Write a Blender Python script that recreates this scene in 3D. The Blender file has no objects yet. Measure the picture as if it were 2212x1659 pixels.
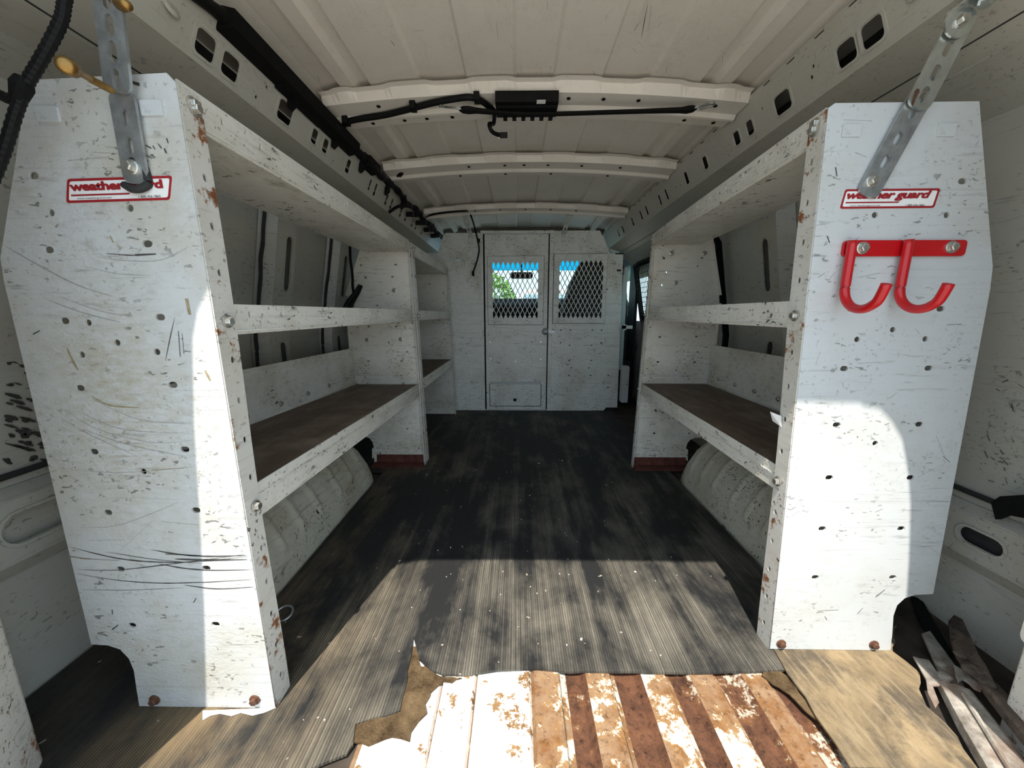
import bpy, bmesh, math, random
from math import sin, cos, pi, radians
from mathutils import Vector as V, Matrix

scene = bpy.context.scene
COL = scene.collection
rnd = random.Random(7)

# ------------------------------------------------------------------ camera
F, CX, CY, CAMZ = 798.0, 1106.0, 829.5, 0.72          # focal length and centre in photo pixels (2212 x 1659)
YAW, PIT = radians(0.8464), radians(10.7497)
AR = V((cos(YAW), sin(YAW), 0))
AF = V((-sin(YAW) * cos(PIT), cos(YAW) * cos(PIT), -sin(PIT)))
AU = V((-sin(YAW) * sin(PIT), cos(YAW) * sin(PIT), cos(PIT)))
CAM = V((0, 0, CAMZ))
cd = bpy.data.cameras.new('camera'); cam = bpy.data.objects.new('camera', cd); COL.objects.link(cam)
cd.sensor_fit = 'HORIZONTAL'; cd.sensor_width = 36.0; cd.lens = 36.0 * F / 2212.0; cd.clip_start = 0.02; cd.clip_end = 200
m = Matrix((AR, AU, -AF)).transposed().to_4x4(); m.translation = CAM
cam.matrix_world = m
scene.camera = cam

# ------------------------------------------------------------------ sky, sun, exposure
world = bpy.data.worlds.new('sky'); scene.world = world; world.use_nodes = True
bg = world.node_tree.nodes['Background']
bg.inputs[0].default_value = (0.70, 0.86, 1.0, 1); bg.inputs[1].default_value = 1.55
sd = bpy.data.lights.new('sun', 'SUN'); sun = bpy.data.objects.new('sun', sd); COL.objects.link(sun)
sd.energy = 6.6; sd.angle = radians(0.55); sd.color = (1.0, 0.94, 0.84)
SUN = V((0.25, 1.0, -1.91)).normalized()
sun.rotation_euler = (-SUN).to_track_quat('Z', 'Y').to_euler(); sun.location = (0, -3, 6)
scene.view_settings.view_transform = 'Standard'; scene.view_settings.look = 'None'
scene.view_settings.exposure = 0.30; scene.view_settings.gamma = 1.0; scene.view_settings.use_curve_mapping = False
cy = scene.cycles
cy.max_bounces = 14; cy.diffuse_bounces = 9; cy.glossy_bounces = 5; cy.transparent_max_bounces = 16; cy.transmission_bounces = 6
cy.use_denoising = True

# ------------------------------------------------------------------ helpers: measuring
def ray(x, y): return AR * ((x - CX) / F) + AU * ((CY - y) / F) + AF
def onZ(x, y, z=0.0):
    r = ray(x, y); return CAM + r * ((z - CAMZ) / r.z)
def onY(x, y, Y):
    r = ray(x, y); return CAM + r * (Y / r.y)
def onX(x, y, X):
    r = ray(x, y); return CAM + r * (X / r.x)

# ------------------------------------------------------------------ helpers: objects
WL = {}
def tag(o, label=None, cat=None, group=None, kind=None):
    if label: o['label'] = label
    if cat: o['category'] = cat
    if group: o['group'] = group
    if kind: o['kind'] = kind
    return o
def thing(name, loc, label=None, cat=None, group=None, kind=None):
    o = bpy.data.objects.new(name, None); COL.objects.link(o); o.location = loc; o.empty_display_size = .05
    WL[o] = V(loc); return tag(o, label, cat, group, kind)
def link(name, me, mats, parent=None, loc=None, kind=None, smooth=False):
    """world-space mesh -> object with its own origin"""
    if not isinstance(mats, (list, tuple)): mats = [mats]
    for mt in mats: me.materials.append(mt)
    o = bpy.data.objects.new(name, me); COL.objects.link(o)
    if loc is None:
        if len(me.vertices):
            xs = [v.co for v in me.vertices]
            lo = V((min(c.x for c in xs), min(c.y for c in xs), min(c.z for c in xs)))
            hi = V((max(c.x for c in xs), max(c.y for c in xs), max(c.z for c in xs)))
            loc = V(((lo.x + hi.x) / 2, (lo.y + hi.y) / 2, lo.z))
        else: loc = V((0, 0, 0))
    loc = V(loc)
    me.transform(Matrix.Translation(-loc))
    WL[o] = loc
    if parent: o.parent = parent; o.location = loc - WL[parent]
    else: o.location = loc
    if kind: o['kind'] = kind
    if smooth:
        for p in me.polygons: p.use_smooth = True
    return o
def place(name, me, parent, loc, rot=None, mat=None):
    """shared local mesh placed in the world"""
    o = bpy.data.objects.new(name, me); COL.objects.link(o); WL[o] = V(loc)
    if parent: o.parent = parent; o.location = V(loc) - WL[parent]
    else: o.location = loc
    if rot is not None: o.rotation_euler = rot
    return o
AIM = {'-Y': (pi / 2, 0, 0), '+Y': (-pi / 2, 0, 0), '+X': (0, pi / 2, 0), '-X': (0, -pi / 2, 0), '+Z': (0, 0, 0), '-Z': (pi, 0, 0)}

class MB:
    def __init__(s): s.v = []; s.f = []; s.mi = []
    def add(s, vs, fs, mi=0):
        b = len(s.v); s.v += [tuple(x) for x in vs]; s.f += [tuple(i + b for i in f) for f in fs]; s.mi += [mi] * len(fs); return s
    def box(s, a, b, mi=0):
        x0, y0, z0 = a; x1, y1, z1 = b
        return s.add([(x0, y0, z0), (x1, y0, z0), (x1, y1, z0), (x0, y1, z0), (x0, y0, z1), (x1, y0, z1), (x1, y1, z1), (x0, y1, z1)],
                     [(0, 3, 2, 1), (4, 5, 6, 7), (0, 1, 5, 4), (1, 2, 6, 5), (2, 3, 7, 6), (3, 0, 4, 7)], mi)
    def obox(s, c, u, v, w, mi=0):
        c, u, v, w = V(c), V(u), V(v), V(w)
        vs = [c + u * i + v * j + w * k for k in (-1, 1) for i, j in ((-1, -1), (1, -1), (1, 1), (-1, 1))]
        return s.add(vs, [(0, 3, 2, 1), (4, 5, 6, 7), (0, 1, 5, 4), (1, 2, 6, 5), (2, 3, 7, 6), (3, 0, 4, 7)], mi)
    def prism(s, poly, ext, mi=0):
        ext = V(ext); n = len(poly); P = [V(p) for p in poly]
        return s.add(P + [p + ext for p in P], [tuple(range(n))[::-1], tuple(range(n, 2 * n))] + [(i, (i + 1) % n, n + (i + 1) % n, n + i) for i in range(n)], mi)
    def tube(s, pts, r, n=8, mi=0, cap=True, flat=1.0):
        P = [V(p) for p in pts]; R = r if isinstance(r, (list, tuple)) else [r] * len(P)
        rings = []; up = V((0.03, 0.06, 1)).normalized()
        for i, p in enumerate(P):
            t = (P[min(i + 1, len(P) - 1)] - P[max(i - 1, 0)]).normalized()
            a = t.cross(up)
            if a.length < 1e-3: a = t.cross(V((1, 0, 0)))
            a.normalize(); b = a.cross(t).normalized()
            rings.append([p + (a * cos(2 * pi * k / n) + b * sin(2 * pi * k / n) * flat) * R[i] for k in range(n)])
        vs = [q for rg in rings for q in rg]; fs = []
        for i in range(len(P) - 1):
            for k in range(n): fs.append((i * n + k, i * n + (k + 1) % n, (i + 1) * n + (k + 1) % n, (i + 1) * n + k))
        if cap: fs += [tuple(range(n))[::-1], tuple(range((len(P) - 1) * n, len(P) * n))]
        return s.add(vs, fs, mi)
    def grid(s, fn, nu, nv, mi=0, flip=False):
        vs = [fn(i / nu, j / nv) for j in range(nv + 1) for i in range(nu + 1)]; fs = []
        for j in range(nv):
            for i in range(nu):
                a = j * (nu + 1) + i; q = (a, a + 1, a + nu + 2, a + nu + 1); fs.append(q[::-1] if flip else q)
        return s.add(vs, fs, mi)
    def mesh(s, name='mesh'):
        me = bpy.data.meshes.new(name); me.from_pydata([tuple(v) for v in s.v], [], s.f)
        if any(s.mi): me.polygons.foreach_set('material_index', s.mi)
        me.update(); return me
    def build(s, name, mats, parent=None, kind=None, smooth=False, loc=None):
        return link(name, s.mesh(name), mats, parent, loc, kind, smooth)

def smoothpts(pts, n=6):
    P = [V(p) for p in pts]; out = []
    for i in range(len(P) - 1):
        a, b, c, d = P[max(i - 1, 0)], P[i], P[i + 1], P[min(i + 2, len(P) - 1)]
        for k in range(n):
            t = k / n; out.append(0.5 * ((2 * b) + (c - a) * t + (2 * a - 5 * b + 4 * c - d) * t * t + (3 * b - a - 3 * c + d) * t ** 3))
    return out + [P[-1]]

def sheet(outline, holes, t, O, U, W, bev=0.0):
    """flat sheet with real holes: outline and holes in (u, w), plane through O along U and W, thickness t centred"""
    cu = bpy.data.curves.new('sheet', 'CURVE'); cu.dimensions = '2D'; cu.fill_mode = 'BOTH'; cu.extrude = t / 2
    for loop in [outline] + list(holes):
        sp = cu.splines.new('POLY'); sp.points.add(len(loop) - 1)
        for p, q in zip(sp.points, loop): p.co = (q[0], q[1], 0, 1)
        sp.use_cyclic_u = True
    o = bpy.data.objects.new('sheet', cu); COL.objects.link(o)
    me = bpy.data.meshes.new_from_object(o)
    bpy.data.objects.remove(o); bpy.data.curves.remove(cu)
    U = V(U).normalized(); W = V(W); W = (W - U * W.dot(U)).normalized(); N = U.cross(W)
    M = Matrix((U, W, N)).transposed().to_4x4(); M.translation = V(O)
    me.transform(M); me.update(); return me
def slot(cx, cy, w, h, n=4):
    r = min(w, h) / 2; pts = []
    for sx, sy, a0 in ((1, 1, 0), (-1, 1, 90), (-1, -1, 180), (1, -1, 270)):
        for k in range(n + 1):
            a = radians(a0 + 90 * k / n); pts.append((cx + sx * (w / 2 - r) + r * cos(a), cy + sy * (h / 2 - r) + r * sin(a)))
    return pts
def rrect(cx, cy, w, h, r, n=3):
    pts = []
    for sx, sy, a0 in ((1, 1, 0), (-1, 1, 90), (-1, -1, 180), (1, -1, 270)):
        for k in range(n + 1):
            a = radians(a0 + 90 * k / n); pts.append((cx + sx * (w / 2 - r) + r * cos(a), cy + sy * (h / 2 - r) + r * sin(a)))
    return pts
def disc(cx, cy, r, n=10): return [(cx + r * cos(2 * pi * k / n), cy + r * sin(2 * pi * k / n)) for k in range(n)]
def joinme(*mes):
    """join meshes (same material) into one"""
    bm = bmesh.new()
    for me in mes: bm.from_mesh(me)
    out = bpy.data.meshes.new('joined'); bm.to_mesh(out); bm.free()
    for me in mes: bpy.data.meshes.remove(me)
    return out

# ------------------------------------------------------------------ helpers: materials
class NT:
    def __init__(s, name):
        s.m = bpy.data.materials.new(name); s.m.use_nodes = True; s.t = s.m.node_tree; s.n = s.t.nodes
        s.b = s.n['Principled BSDF']; s.tc = s.n.new('ShaderNodeTexCoord')
    def L(s, a, b): s.t.links.new(a, b)
    def map(s, scale, loc=(0, 0, 0), rot=(0, 0, 0)):
        q = s.n.new('ShaderNodeMapping'); s.L(s.tc.outputs['Object'], q.inputs[0]); q.inputs['Location'].default_value = loc
        q.inputs['Scale'].default_value = scale; q.inputs['Rotation'].default_value = rot; return q.outputs[0]
    def noise(s, vec, scale, detail=4, rough=.55, dist=0.0):
        q = s.n.new('ShaderNodeTexNoise'); s.L(vec, q.inputs['Vector']); q.inputs['Scale'].default_value = scale
        q.inputs['Detail'].default_value = detail; q.inputs['Roughness'].default_value = rough; q.inputs['Distortion'].default_value = dist; return q.outputs[0]
    def ramp(s, fac, a, b, lo=0.0, hi=1.0):
        q = s.n.new('ShaderNodeMapRange'); s.L(fac, q.inputs[0]); q.inputs[1].default_value = a; q.inputs[2].default_value = b
        q.inputs[3].default_value = lo; q.inputs[4].default_value = hi; q.clamp = True; return q.outputs[0]
    def math(s, op, a, b):
        q = s.n.new('ShaderNodeMath'); q.operation = op
        for i, x in enumerate((a, b)):
            if isinstance(x, (int, float)): q.inputs[i].default_value = x
            else: s.L(x, q.inputs[i])
        return q.outputs[0]
    def mix(s, fac, a, b):
        q = s.n.new('ShaderNodeMix'); q.data_type = 'RGBA'
        if isinstance(fac, (int, float)): q.inputs[0].default_value = fac
        else: s.L(fac, q.inputs[0])
        for i, x in ((6, a), (7, b)):
            if isinstance(x, tuple): q.inputs[i].default_value = (*x, 1)
            else: s.L(x, q.inputs[i])
        return q.outputs[2]
    def bump(s, h, strength, dist=.002):
        q = s.n.new('ShaderNodeBump'); q.inputs['Strength'].default_value = strength; q.inputs['Distance'].default_value = dist
        s.L(h, q.inputs['Height']); s.L(q.outputs[0], s.b.inputs['Normal'])
    def color(s, c):
        if isinstance(c, tuple): s.b.inputs['Base Color'].default_value = (*c, 1)
        else: s.L(c, s.b.inputs['Base Color'])
    def set(s, rough=.5, metal=0.0, spec=.5):
        s.b.inputs['Roughness'].default_value = rough; s.b.inputs['Metallic'].default_value = metal
        s.b.inputs['Specular IOR Level'].default_value = spec; return s.m

def paint(name, base=(.80, .80, .775), grime=.35, scuff=.5, chip=.5, rust=0.0, rough=.38, seed=0, streak=(7, 7, 85), grimecol=(.40, .35, .24), peel=.15, wrinkle=0, stain=None):
    s = NT(name); off = (seed * 1.7, seed * 2.3, seed * .9)
    v = s.map((1, 1, 1), off)
    col = base
    g = s.math('MULTIPLY', s.ramp(s.noise(v, 4.5, 8, .65), .46, .70), grime)
    col = s.mix(g, col, grimecol)
    fg = s.math('MULTIPLY', s.ramp(s.noise(s.map((1, 1, 2.2), off), 38, 8, .72), .50, .72), s.ramp(s.noise(v, 5.5, 5, .6), .42, .66, .12, 1.0))
    col = s.mix(s.math('MULTIPLY', fg, min(.8, grime * 1.1)), col, (.27, .245, .20))
    if stain:                                            # a rubbed, yellowed patch with a place of its own
        vm = s.n.new('ShaderNodeVectorMath'); vm.operation = 'DISTANCE'; s.L(s.map((1, 1, .62), (0, 0, 0)), vm.inputs[0]); vm.inputs[1].default_value = (stain[0], stain[1], stain[2] * .62)
        k = s.math('MULTIPLY', s.ramp(vm.outputs[1], .16, .03), s.ramp(s.noise(s.map((1, 1, 2.5), off), 42, 8, .75), .40, .64))
        col = s.mix(s.math('MULTIPLY', k, .62), col, (.33, .285, .17))
    if scuff:
        vs = s.map(streak, off, (0, radians(6), 0))
        a = s.ramp(s.noise(vs, 1.6, 4, .62, .4), .575, .66)
        b = s.ramp(s.noise(v, 6.0, 4), .47, .62)
        col = s.mix(s.math('MULTIPLY', s.math('MULTIPLY', a, b), scuff * .8), col, (.10, .09, .075))
        vs2 = s.map((streak[0] * 9, streak[1] * 9, streak[2] * 1.6), (off[1], off[2], off[0]), (radians(20), radians(-42), 0))
        a2 = s.ramp(s.noise(vs2, 1.0, 2, .5, .3), .63, .66)
        col = s.mix(s.math('MULTIPLY', s.math('MULTIPLY', a2, s.ramp(s.noise(v, 9.0, 2), .48, .6)), min(1, scuff * 1.2)), col, (.04, .036, .03))
        vs3 = s.map((streak[0] * .5, streak[1] * .5, streak[2] * 2.6), (off[2], off[0], off[1]), (radians(-9), radians(14), 0))
        a3 = s.ramp(s.noise(vs3, 1.0, 2, .5, .5), .60, .66)
        col = s.mix(s.math('MULTIPLY', s.math('MULTIPLY', a3, s.ramp(s.noise(v, 3.5, 3), .46, .60)), scuff * .45), col, (.20, .185, .16))
    if chip:
        a = s.ramp(s.noise(v, 120, 3, .6), .61, .65)
        b = s.ramp(s.noise(v, 5.2, 4), .46, .60)
        col = s.mix(s.math('MULTIPLY', s.math('MULTIPLY', a, b), min(1, chip)), col, (.06, .045, .03))
    if rust:
        a = s.ramp(s.math('ADD', s.noise(v, 26, 8, .7), s.math('MULTIPLY', s.noise(v, 3.3, 2), .35)), .80 - rust * .22, .86 - rust * .22)
        col = s.mix(a, col, s.mix(s.noise(v, 40, 4), (.10, .03, .012), (.34, .13, .04)))
    s.color(col); hgt = s.noise(v, 260, 2)
    if wrinkle:
        hgt = s.math('ADD', hgt, s.math('MULTIPLY', s.noise(s.map((1, 1, 1.8), off), 105, 2, .5, .8), s.math('MULTIPLY', s.ramp(s.noise(v, 5, 3), .42, .58), wrinkle)))
    s.bump(hgt, peel, .0009)
    return s.set(rough)
def plain(name, c, rough=.5, metal=0.0, var=.25, scale=30, bump=.2, spec=.5):
    s = NT(name); v = s.map((1, 1, 1)); n = s.noise(v, scale, 5)
    s.color(s.mix(s.ramp(n, .3, .7), tuple(x * (1 - var) for x in c), tuple(min(1, x * (1 + var)) for x in c)))
    if bump: s.bump(n, bump, .001)
    return s.set(rough, metal, spec)

M = {}
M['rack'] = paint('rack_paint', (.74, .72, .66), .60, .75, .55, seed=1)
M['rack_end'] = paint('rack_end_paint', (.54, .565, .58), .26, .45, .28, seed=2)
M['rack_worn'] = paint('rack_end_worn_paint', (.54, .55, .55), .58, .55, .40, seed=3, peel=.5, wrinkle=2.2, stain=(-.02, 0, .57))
M['flange'] = paint('flange_paint', (.66, .64, .59), .45, .4, 1.0, rust=.22, seed=4)
M['ceiling'] = paint('roof_paint', (.79, .735, .665), .16, .12, .10, seed=5, rough=.42, streak=(60, 8, 8))
M['rail'] = paint('rail_paint', (.52, .50, .44), .30, .25, .30, seed=6)
M['wall'] = paint('wall_paint', (.46, .45, .405), .28, .40, .45, seed=7)
M['arch'] = paint('wheel_arch_paint', (.58, .55, .45), .95, 1.0, 1.0, seed=8, streak=(30, 12, 30))
M['bulk'] = paint('bulkhead_paint', (.80, .81, .77), .42, .7, .5, seed=9)
M['pillar'] = paint('pillar_paint', (.62, .60, .56), .40, .45, .8, rust=.25, seed=10)
M['mesh'] = plain('expanded_metal_paint', (.62, .63, .60), .45)
M['galv'] = plain('galvanised_steel', (.42, .44, .45), .42, .85, .3, 45)
M['zinc'] = plain('bright_zinc', (.62, .66, .64), .28, .9, .2, 30)
M['bolt'] = plain('bolt_steel', (.55, .54, .50), .35, .9, .2, 80)
M['rustbolt'] = plain('rusty_bolt', (.11, .05, .03), .75, .3, .4, 120)
M['brass'] = plain('yellow_zinc', (.26, .15, .045), .35, .8, .35, 60)
M['rail_black'] = plain('black_plastic', (.005, .005, .0055), .55, 0, .3, 60, .2, .18)
M['rubber'] = plain('black_rubber', (.005, .005, .005), .75, 0, .3, 90, .2, .15)
M['red'] = plain('red_enamel', (.48, .006, .010), .28, 0, .08, 25, 0)
M['sticker'] = plain('white_vinyl', (.82, .81, .80), .4, 0, .02, 30, 0)
M['red_print'] = plain('red_print', (.30, .010, .016), .5, 0, .05, 30, 0)
M['black_print'] = plain('black_print', (.02, .02, .02), .5, 0, .05, 30, 0)
M['scuff'] = plain('scuff_dark', (.05, .045, .04), .6, 0, .5, 150)
M['scuff_grey'] = plain('scuff_grey', (.33, .32, .31), .6, 0, .25, 150)
M['scuff_brown'] = plain('scuff_brown', (.30, .25, .15), .6, 0, .3, 120)
M['cavity_shade'] = plain('painted_cavity_shade', (.03, .03, .03), .8)  # near-black colour paints the shade inside body cavities
M['redrust'] = plain('red_oxide_angle', (.10, .028, .018), .8, 0, .5, 60)
M['seam'] = plain('seam_sealer', (.02, .02, .02), .8)
M['dash'] = plain('dash_plastic', (.02, .021, .023), .6)
M['seatcloth'] = plain('seat_vinyl', (.02, .02, .021), .7)
M['bluejamb'] = paint('jamb_paint', (.45, .55, .55), .2, .1, .1, seed=12)

s = NT('shelf_plywood'); v = s.map((9, 1.2, 9)); a = s.noise(v, 2.5, 6, .6, 1.2); b = s.noise(s.map((1, 1, 1)), 9, 6, .65)
s.color(s.mix(s.ramp(b, .5, .75), s.mix(s.ramp(a, .3, .7), (.055, .034, .022), (.15, .10, .068)), (.21, .175, .13))); s.bump(a, .3, .002); M['ply'] = s.set(.62)

# rubber floor mat: ribs run front to back, dust lies in streaks
s = NT('ribbed_rubber'); v = s.map((1, 1, 1))
w = s.n.new('ShaderNodeTexWave'); w.wave_type = 'BANDS'; w.bands_direction = 'X'; s.L(v, w.inputs[0]); w.inputs['Scale'].default_value = 58; w.inputs['Distortion'].default_value = .25; w.inputs['Detail'].default_value = 1
rib = w.outputs[1]
st = s.noise(s.map((15, .8, 1)), 1.0, 7, .66, .5)
bl = s.noise(s.map((1.25, .8, 1)), 4.2, 9, .70, .3)
fi = s.noise(s.map((120, 5, 1)), 1.0, 3)
sp = s.n.new('ShaderNodeSeparateXYZ'); s.L(v, sp.inputs[0])
near = s.ramp(sp.outputs[1], -.20, -1.05)                    # dustier towards the rear doors (real dirt carried in there)
dust = s.math('ADD', s.math('ADD', s.math('MULTIPLY', st, .48), s.math('MULTIPLY', bl, .70)), s.math('MULTIPLY', near, .085))
fac = s.math('MULTIPLY', s.ramp(dust, .575, .85), s.ramp(sp.outputs[0], -.62, -.44, .25, 1.0))
fine = s.noise(s.map((190, 2.2, 1)), 1.0, 2, .5)
fac = s.math('MULTIPLY', fac, s.math('MULTIPLY', s.ramp(rib, .15, .75, .58, 1.08), s.ramp(fine, .35, .62, .55, 1.1)))
left = s.ramp(sp.outputs[0], -.10, -.50)
tan = s.mix(left, (.25, .225, .18), (.27, .20, .115))
c = s.mix(fac, (.015, .0155, .0165), tan)
edge = s.math('MULTIPLY', s.ramp(bl, .40, .62), s.math('MULTIPLY', s.ramp(sp.outputs[0], -.22, -.42), s.math('MULTIPLY', s.ramp(sp.outputs[1], -.70, -1.0), s.ramp(sp.outputs[0], -.62, -.50, .12, 1.0))))
c = s.mix(s.math('MULTIPLY', edge, .6), c, (.20, .135, .07))
grit = s.ramp(s.noise(v, 48, 2), .735, .75)
c = s.mix(s.math('MULTIPLY', grit, .6), c, (.5, .46, .38))
s.color(c); s.bump(rib, .5, .0015); M['mat'] = s.set(.62, 0, .35)
s = NT('worn_mat_dusty'); v = s.map((1, 1, 1)); a = s.noise(s.map((7, 4, 1), (0, 0, 0), (0, 0, radians(40))), 1.6, 10, .76, .4); b = s.noise(v, 7, 10, .74)
fi = s.noise(s.map((90, 12, 1), (0, 0, 0), (0, 0, radians(35))), 1, 3)
c = s.mix(s.ramp(a, .3, .62), (.07, .055, .038), (.29, .215, .125)); c = s.mix(s.math('MULTIPLY', s.ramp(b, .48, .60), .85), c, (.07, .058, .046)); c = s.mix(s.math('MULTIPLY', s.ramp(fi, .5, .7), .45), c, (.36, .29, .19))
s.color(c); s.bump(b, .5, .004); M['dustmat'] = s.set(.85, 0, .2)
s = NT('crumbled_underlay'); v = s.map((1, 1, 1)); a = s.noise(v, 16, 10, .75); b = s.noise(v, 60, 6, .7)
s.color(s.mix(s.ramp(a, .35, .68), (.05, .03, .016), (.24, .165, .09))); s.bump(s.math('ADD', a, s.math('MULTIPLY', b, .4)), 1.0, .012); M['underlay'] = s.set(.95, 0, .1)

def rusty(name, lo, hi, white, seed, wcol=(.80, .79, .75), rim=(.30, .155, .04)):
    s = NT(name); v = s.map((1, 1, 1), (seed, seed * 2, 0)); a = s.noise(v, 22, 10, .72); b = s.math('ADD', s.math('MULTIPLY', s.noise(v, 7, 4, .6), .5), s.math('MULTIPLY', s.noise(v, 34, 10, .75), .5)); f = s.noise(v, 90, 5, .7)
    c = s.mix(s.ramp(a, .35, .66), lo, hi)
    c = s.mix(s.ramp(f, .52, .72), c, tuple(x * .45 for x in lo))
    c = s.mix(s.math('MULTIPLY', s.ramp(b, .60 - white, .70 - white), .9), c, rim)
    c = s.mix(s.ramp(s.math('ADD', b, s.math('MULTIPLY', f, .12)), .70 - white, .72 - white), c, wcol)
    s.color(c); s.bump(s.math('ADD', a, b), .6, .003); return s.set(.85, 0, .2)
M['rust_dark'] = rusty('rust_dark', (.050, .024, .016), (.17, .075, .040), .085, 1, (.45, .40, .33), (.25, .115, .035))
M['rust_tan'] = rusty('rust_tan', (.19, .082, .026), (.31, .215, .14), .10, 2, (.55, .50, .42), (.34, .175, .035))
M['rust_white'] = rusty('floor_paint_flaking', (.13, .07, .035), (.30, .19, .10), .215, 3)
M['dark_floor'] = plain('grimy_floor_steel', (.045, .033, .024), .9, 0, .7, 14, .4)
s = NT('old_hinge_steel'); v = s.map((1, 1, 1)); a = s.noise(v, 28, 8, .7); b = s.noise(v, 9, 5)
s.color(s.mix(s.ramp(b, .5, .66), s.mix(s.ramp(a, .35, .65), (.16, .135, .11), (.50, .46, .41)), (.17, .075, .04))); s.bump(a, .4, .002); M['hinge'] = s.set(.6, .25)
M['hinge_dark'] = rusty('hinge_rusty', (.05, .04, .033), (.17, .125, .095), -.4, 7)
s = NT('asphalt'); v = s.map((1, 1, 1)); s.color(s.mix(s.noise(v, 3, 6), (.30, .285, .26), (.44, .42, .385))); M['ground'] = s.set(.9, 0, .2)

def glass(name, tint, gl=.06):
    mt = bpy.data.materials.new(name); mt.use_nodes = True; t = mt.node_tree; n = t.nodes; n.clear()
    o = n.new('ShaderNodeOutputMaterial'); a = n.new('ShaderNodeBsdfTransparent'); a.inputs[0].default_value = (*tint, 1)
    g = n.new('ShaderNodeBsdfGlossy'); g.inputs['Roughness'].default_value = .03
    x = n.new('ShaderNodeMixShader'); x.inputs[0].default_value = gl
    t.links.new(a.outputs[0], x.inputs[1]); t.links.new(g.outputs[0], x.inputs[2]); t.links.new(x.outputs[0], o.inputs[0]); return mt
M['glass'] = glass('clear_glass', (.88, .95, .93)); M['tintband'] = glass('blue_tint_band', (.06, .62, .80))

# ------------------------------------------------------------------ shared fittings
def lathe_me(prof, n=16):
    b = MB(); k = len(prof)
    vs = [(r * cos(2 * pi * i / n), r * sin(2 * pi * i / n), z) for r, z in prof for i in range(n)]
    fs = [(j * n + i, j * n + (i + 1) % n, (j + 1) * n + (i + 1) % n, (j + 1) * n + i) for j in range(k - 1) for i in range(n)]
    fs.append(tuple(range((k - 1) * n, k * n))); return b.add(vs, fs)
def bolt_mesh(r, h, mat, name):
    b = lathe_me([(r * 1.45, 0), (r * 1.45, h * .22), (r * 1.25, h * .3)], 16)
    c = lathe_me([(r, h * .2), (r, h * .85), (r * .82, h)], 6)
    b.add(c.v, c.f); me = b.mesh(name); me.materials.append(mat); return me
BOLT = bolt_mesh(.0068, .008, M['bolt'], 'hex_bolt'); RBOLT = bolt_mesh(.0068, .008, M['rustbolt'], 'rusty_hex_bolt'); SBOLT = bolt_mesh(.006, .006, M['bolt'], 'small_hex_bolt')
RIV = lathe_me([(.006, 0), (.0055, .002), (.003, .0035)], 10).mesh('rivet'); RIV.materials.append(M['bolt'])
HOLEDISC = lathe_me([(.006, 0), (.0055, .002), (.003, .003)], 10).mesh('dark_hole_disc'); HOLEDISC.materials.append(M['rubber'])  # black disc, paints the shade of a punched hole

def text_mesh(body, w, h, shear=0.0, bold=.02):
    """flat lettering fitted to w x h, lower left at the origin of its plane"""
    cu = bpy.data.curves.new('lettering', 'FONT'); cu.body = body; cu.shear = shear; cu.offset = bold; cu.space_character = .95 if bold else 1.05
    o = bpy.data.objects.new('lettering', cu); COL.objects.link(o); me = bpy.data.meshes.new_from_object(o)
    bpy.data.objects.remove(o); bpy.data.curves.remove(cu)
    xs = [v.co.x for v in me.vertices]; ys = [v.co.y for v in me.vertices]
    x0, x1, y0, y1 = min(xs), max(xs), min(ys), max(ys)
    for v in me.vertices: v.co = ((v.co.x - x0) / (x1 - x0) * w, (v.co.y - y0) / (y1 - y0) * h, 0)
    return me
def plane_mat(O, U, W):
    U = V(U).normalized(); W = V(W); W = (W - U * W.dot(U)).normalized(); N = U.cross(W)
    m = Matrix((U, W, N)).transposed().to_4x4(); m.translation = V(O); return m
def strokes(name, parent, mat, plane, segs, off):
    """rub marks: tapered ribbons lying on a surface; plane(px, py) -> point, off = tiny lift along the surface normal"""
    b = MB(); off = V(off)
    for pts, wd in segs:
        P = smoothpts([plane(*p) for p in pts], 5) if len(pts) > 2 else [plane(*p) for p in pts]
        n = len(P); A = []; B = []
        nn = off.normalized()
        for i, p in enumerate(P):
            t = (P[min(i + 1, n - 1)] - P[max(i - 1, 0)]).normalized(); sd_ = nn.cross(t)
            k = .42 * wd * (.15 + .85 * sin(pi * min(1, max(0, (i + .25) / (n - .5))))) * (.75 + .5 * rnd.random())
            A.append(p + off + sd_ * k); B.append(p + off - sd_ * k)
        b.add(A + B, [(i, i + 1, n + i + 1, n + i) for i in range(n - 1)])
    return b.build(name, mat, parent, kind='stuff')

# ================================================================== THE VAN BODY
XC = .045
Y0, Y1 = .29, 2.95           # rear opening, front of the cargo bay
# ---- ground outside
b = MB(); b.add([(-40, -40, -.68), (40, -40, -.68), (40, 60, -.68), (-40, 60, -.68)], [(0, 1, 2, 3)])
tag(b.build('ground', M['ground']), 'pale asphalt lot under and around the van', None, None, 'structure')

# ---- steel floor with pressed corrugations, bare towards the rear doors
XA, XB = -.30, .62
b = MB()
prof = [(-1.0, 0, 2), (-.36, 0, 0)]
edges = []
x = -.345; k = 0
ridges = [(-.262, -.152, 'w'), (-.145, -.085, 'w'), (-.078, .025, 'w'), (.035, .085, 't'), (.10, .128, 'd'), (.140, .188, 't'), (.200, .240, 'd'), (.252, .300, 't'), (.312, .338, 'd'), (.350, .398, 't'),
          (.408, .445, 'd'), (.456, .500, 't'), (.512, .552, 'd')]
pts = [(-1.02, -.006, 3), (-.40, -.006, 3), (-.272, -.006, 1)]
for xa, xb, c in ridges:
    mi = {'w': 2, 't': 1, 'd': 0}[c]; dz = 0.0 if c != 'd' else -.009
    pts += [(xa, -.006 + (.006 if c != 'd' else -.006), mi), (xb, -.006 + (.006 if c != 'd' else -.006), mi), (xb + .004, -.008, 0 if mi == 0 else 1)]
pts += [(.60, -.006, 3), (1.10, -.006, 3)]
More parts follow.
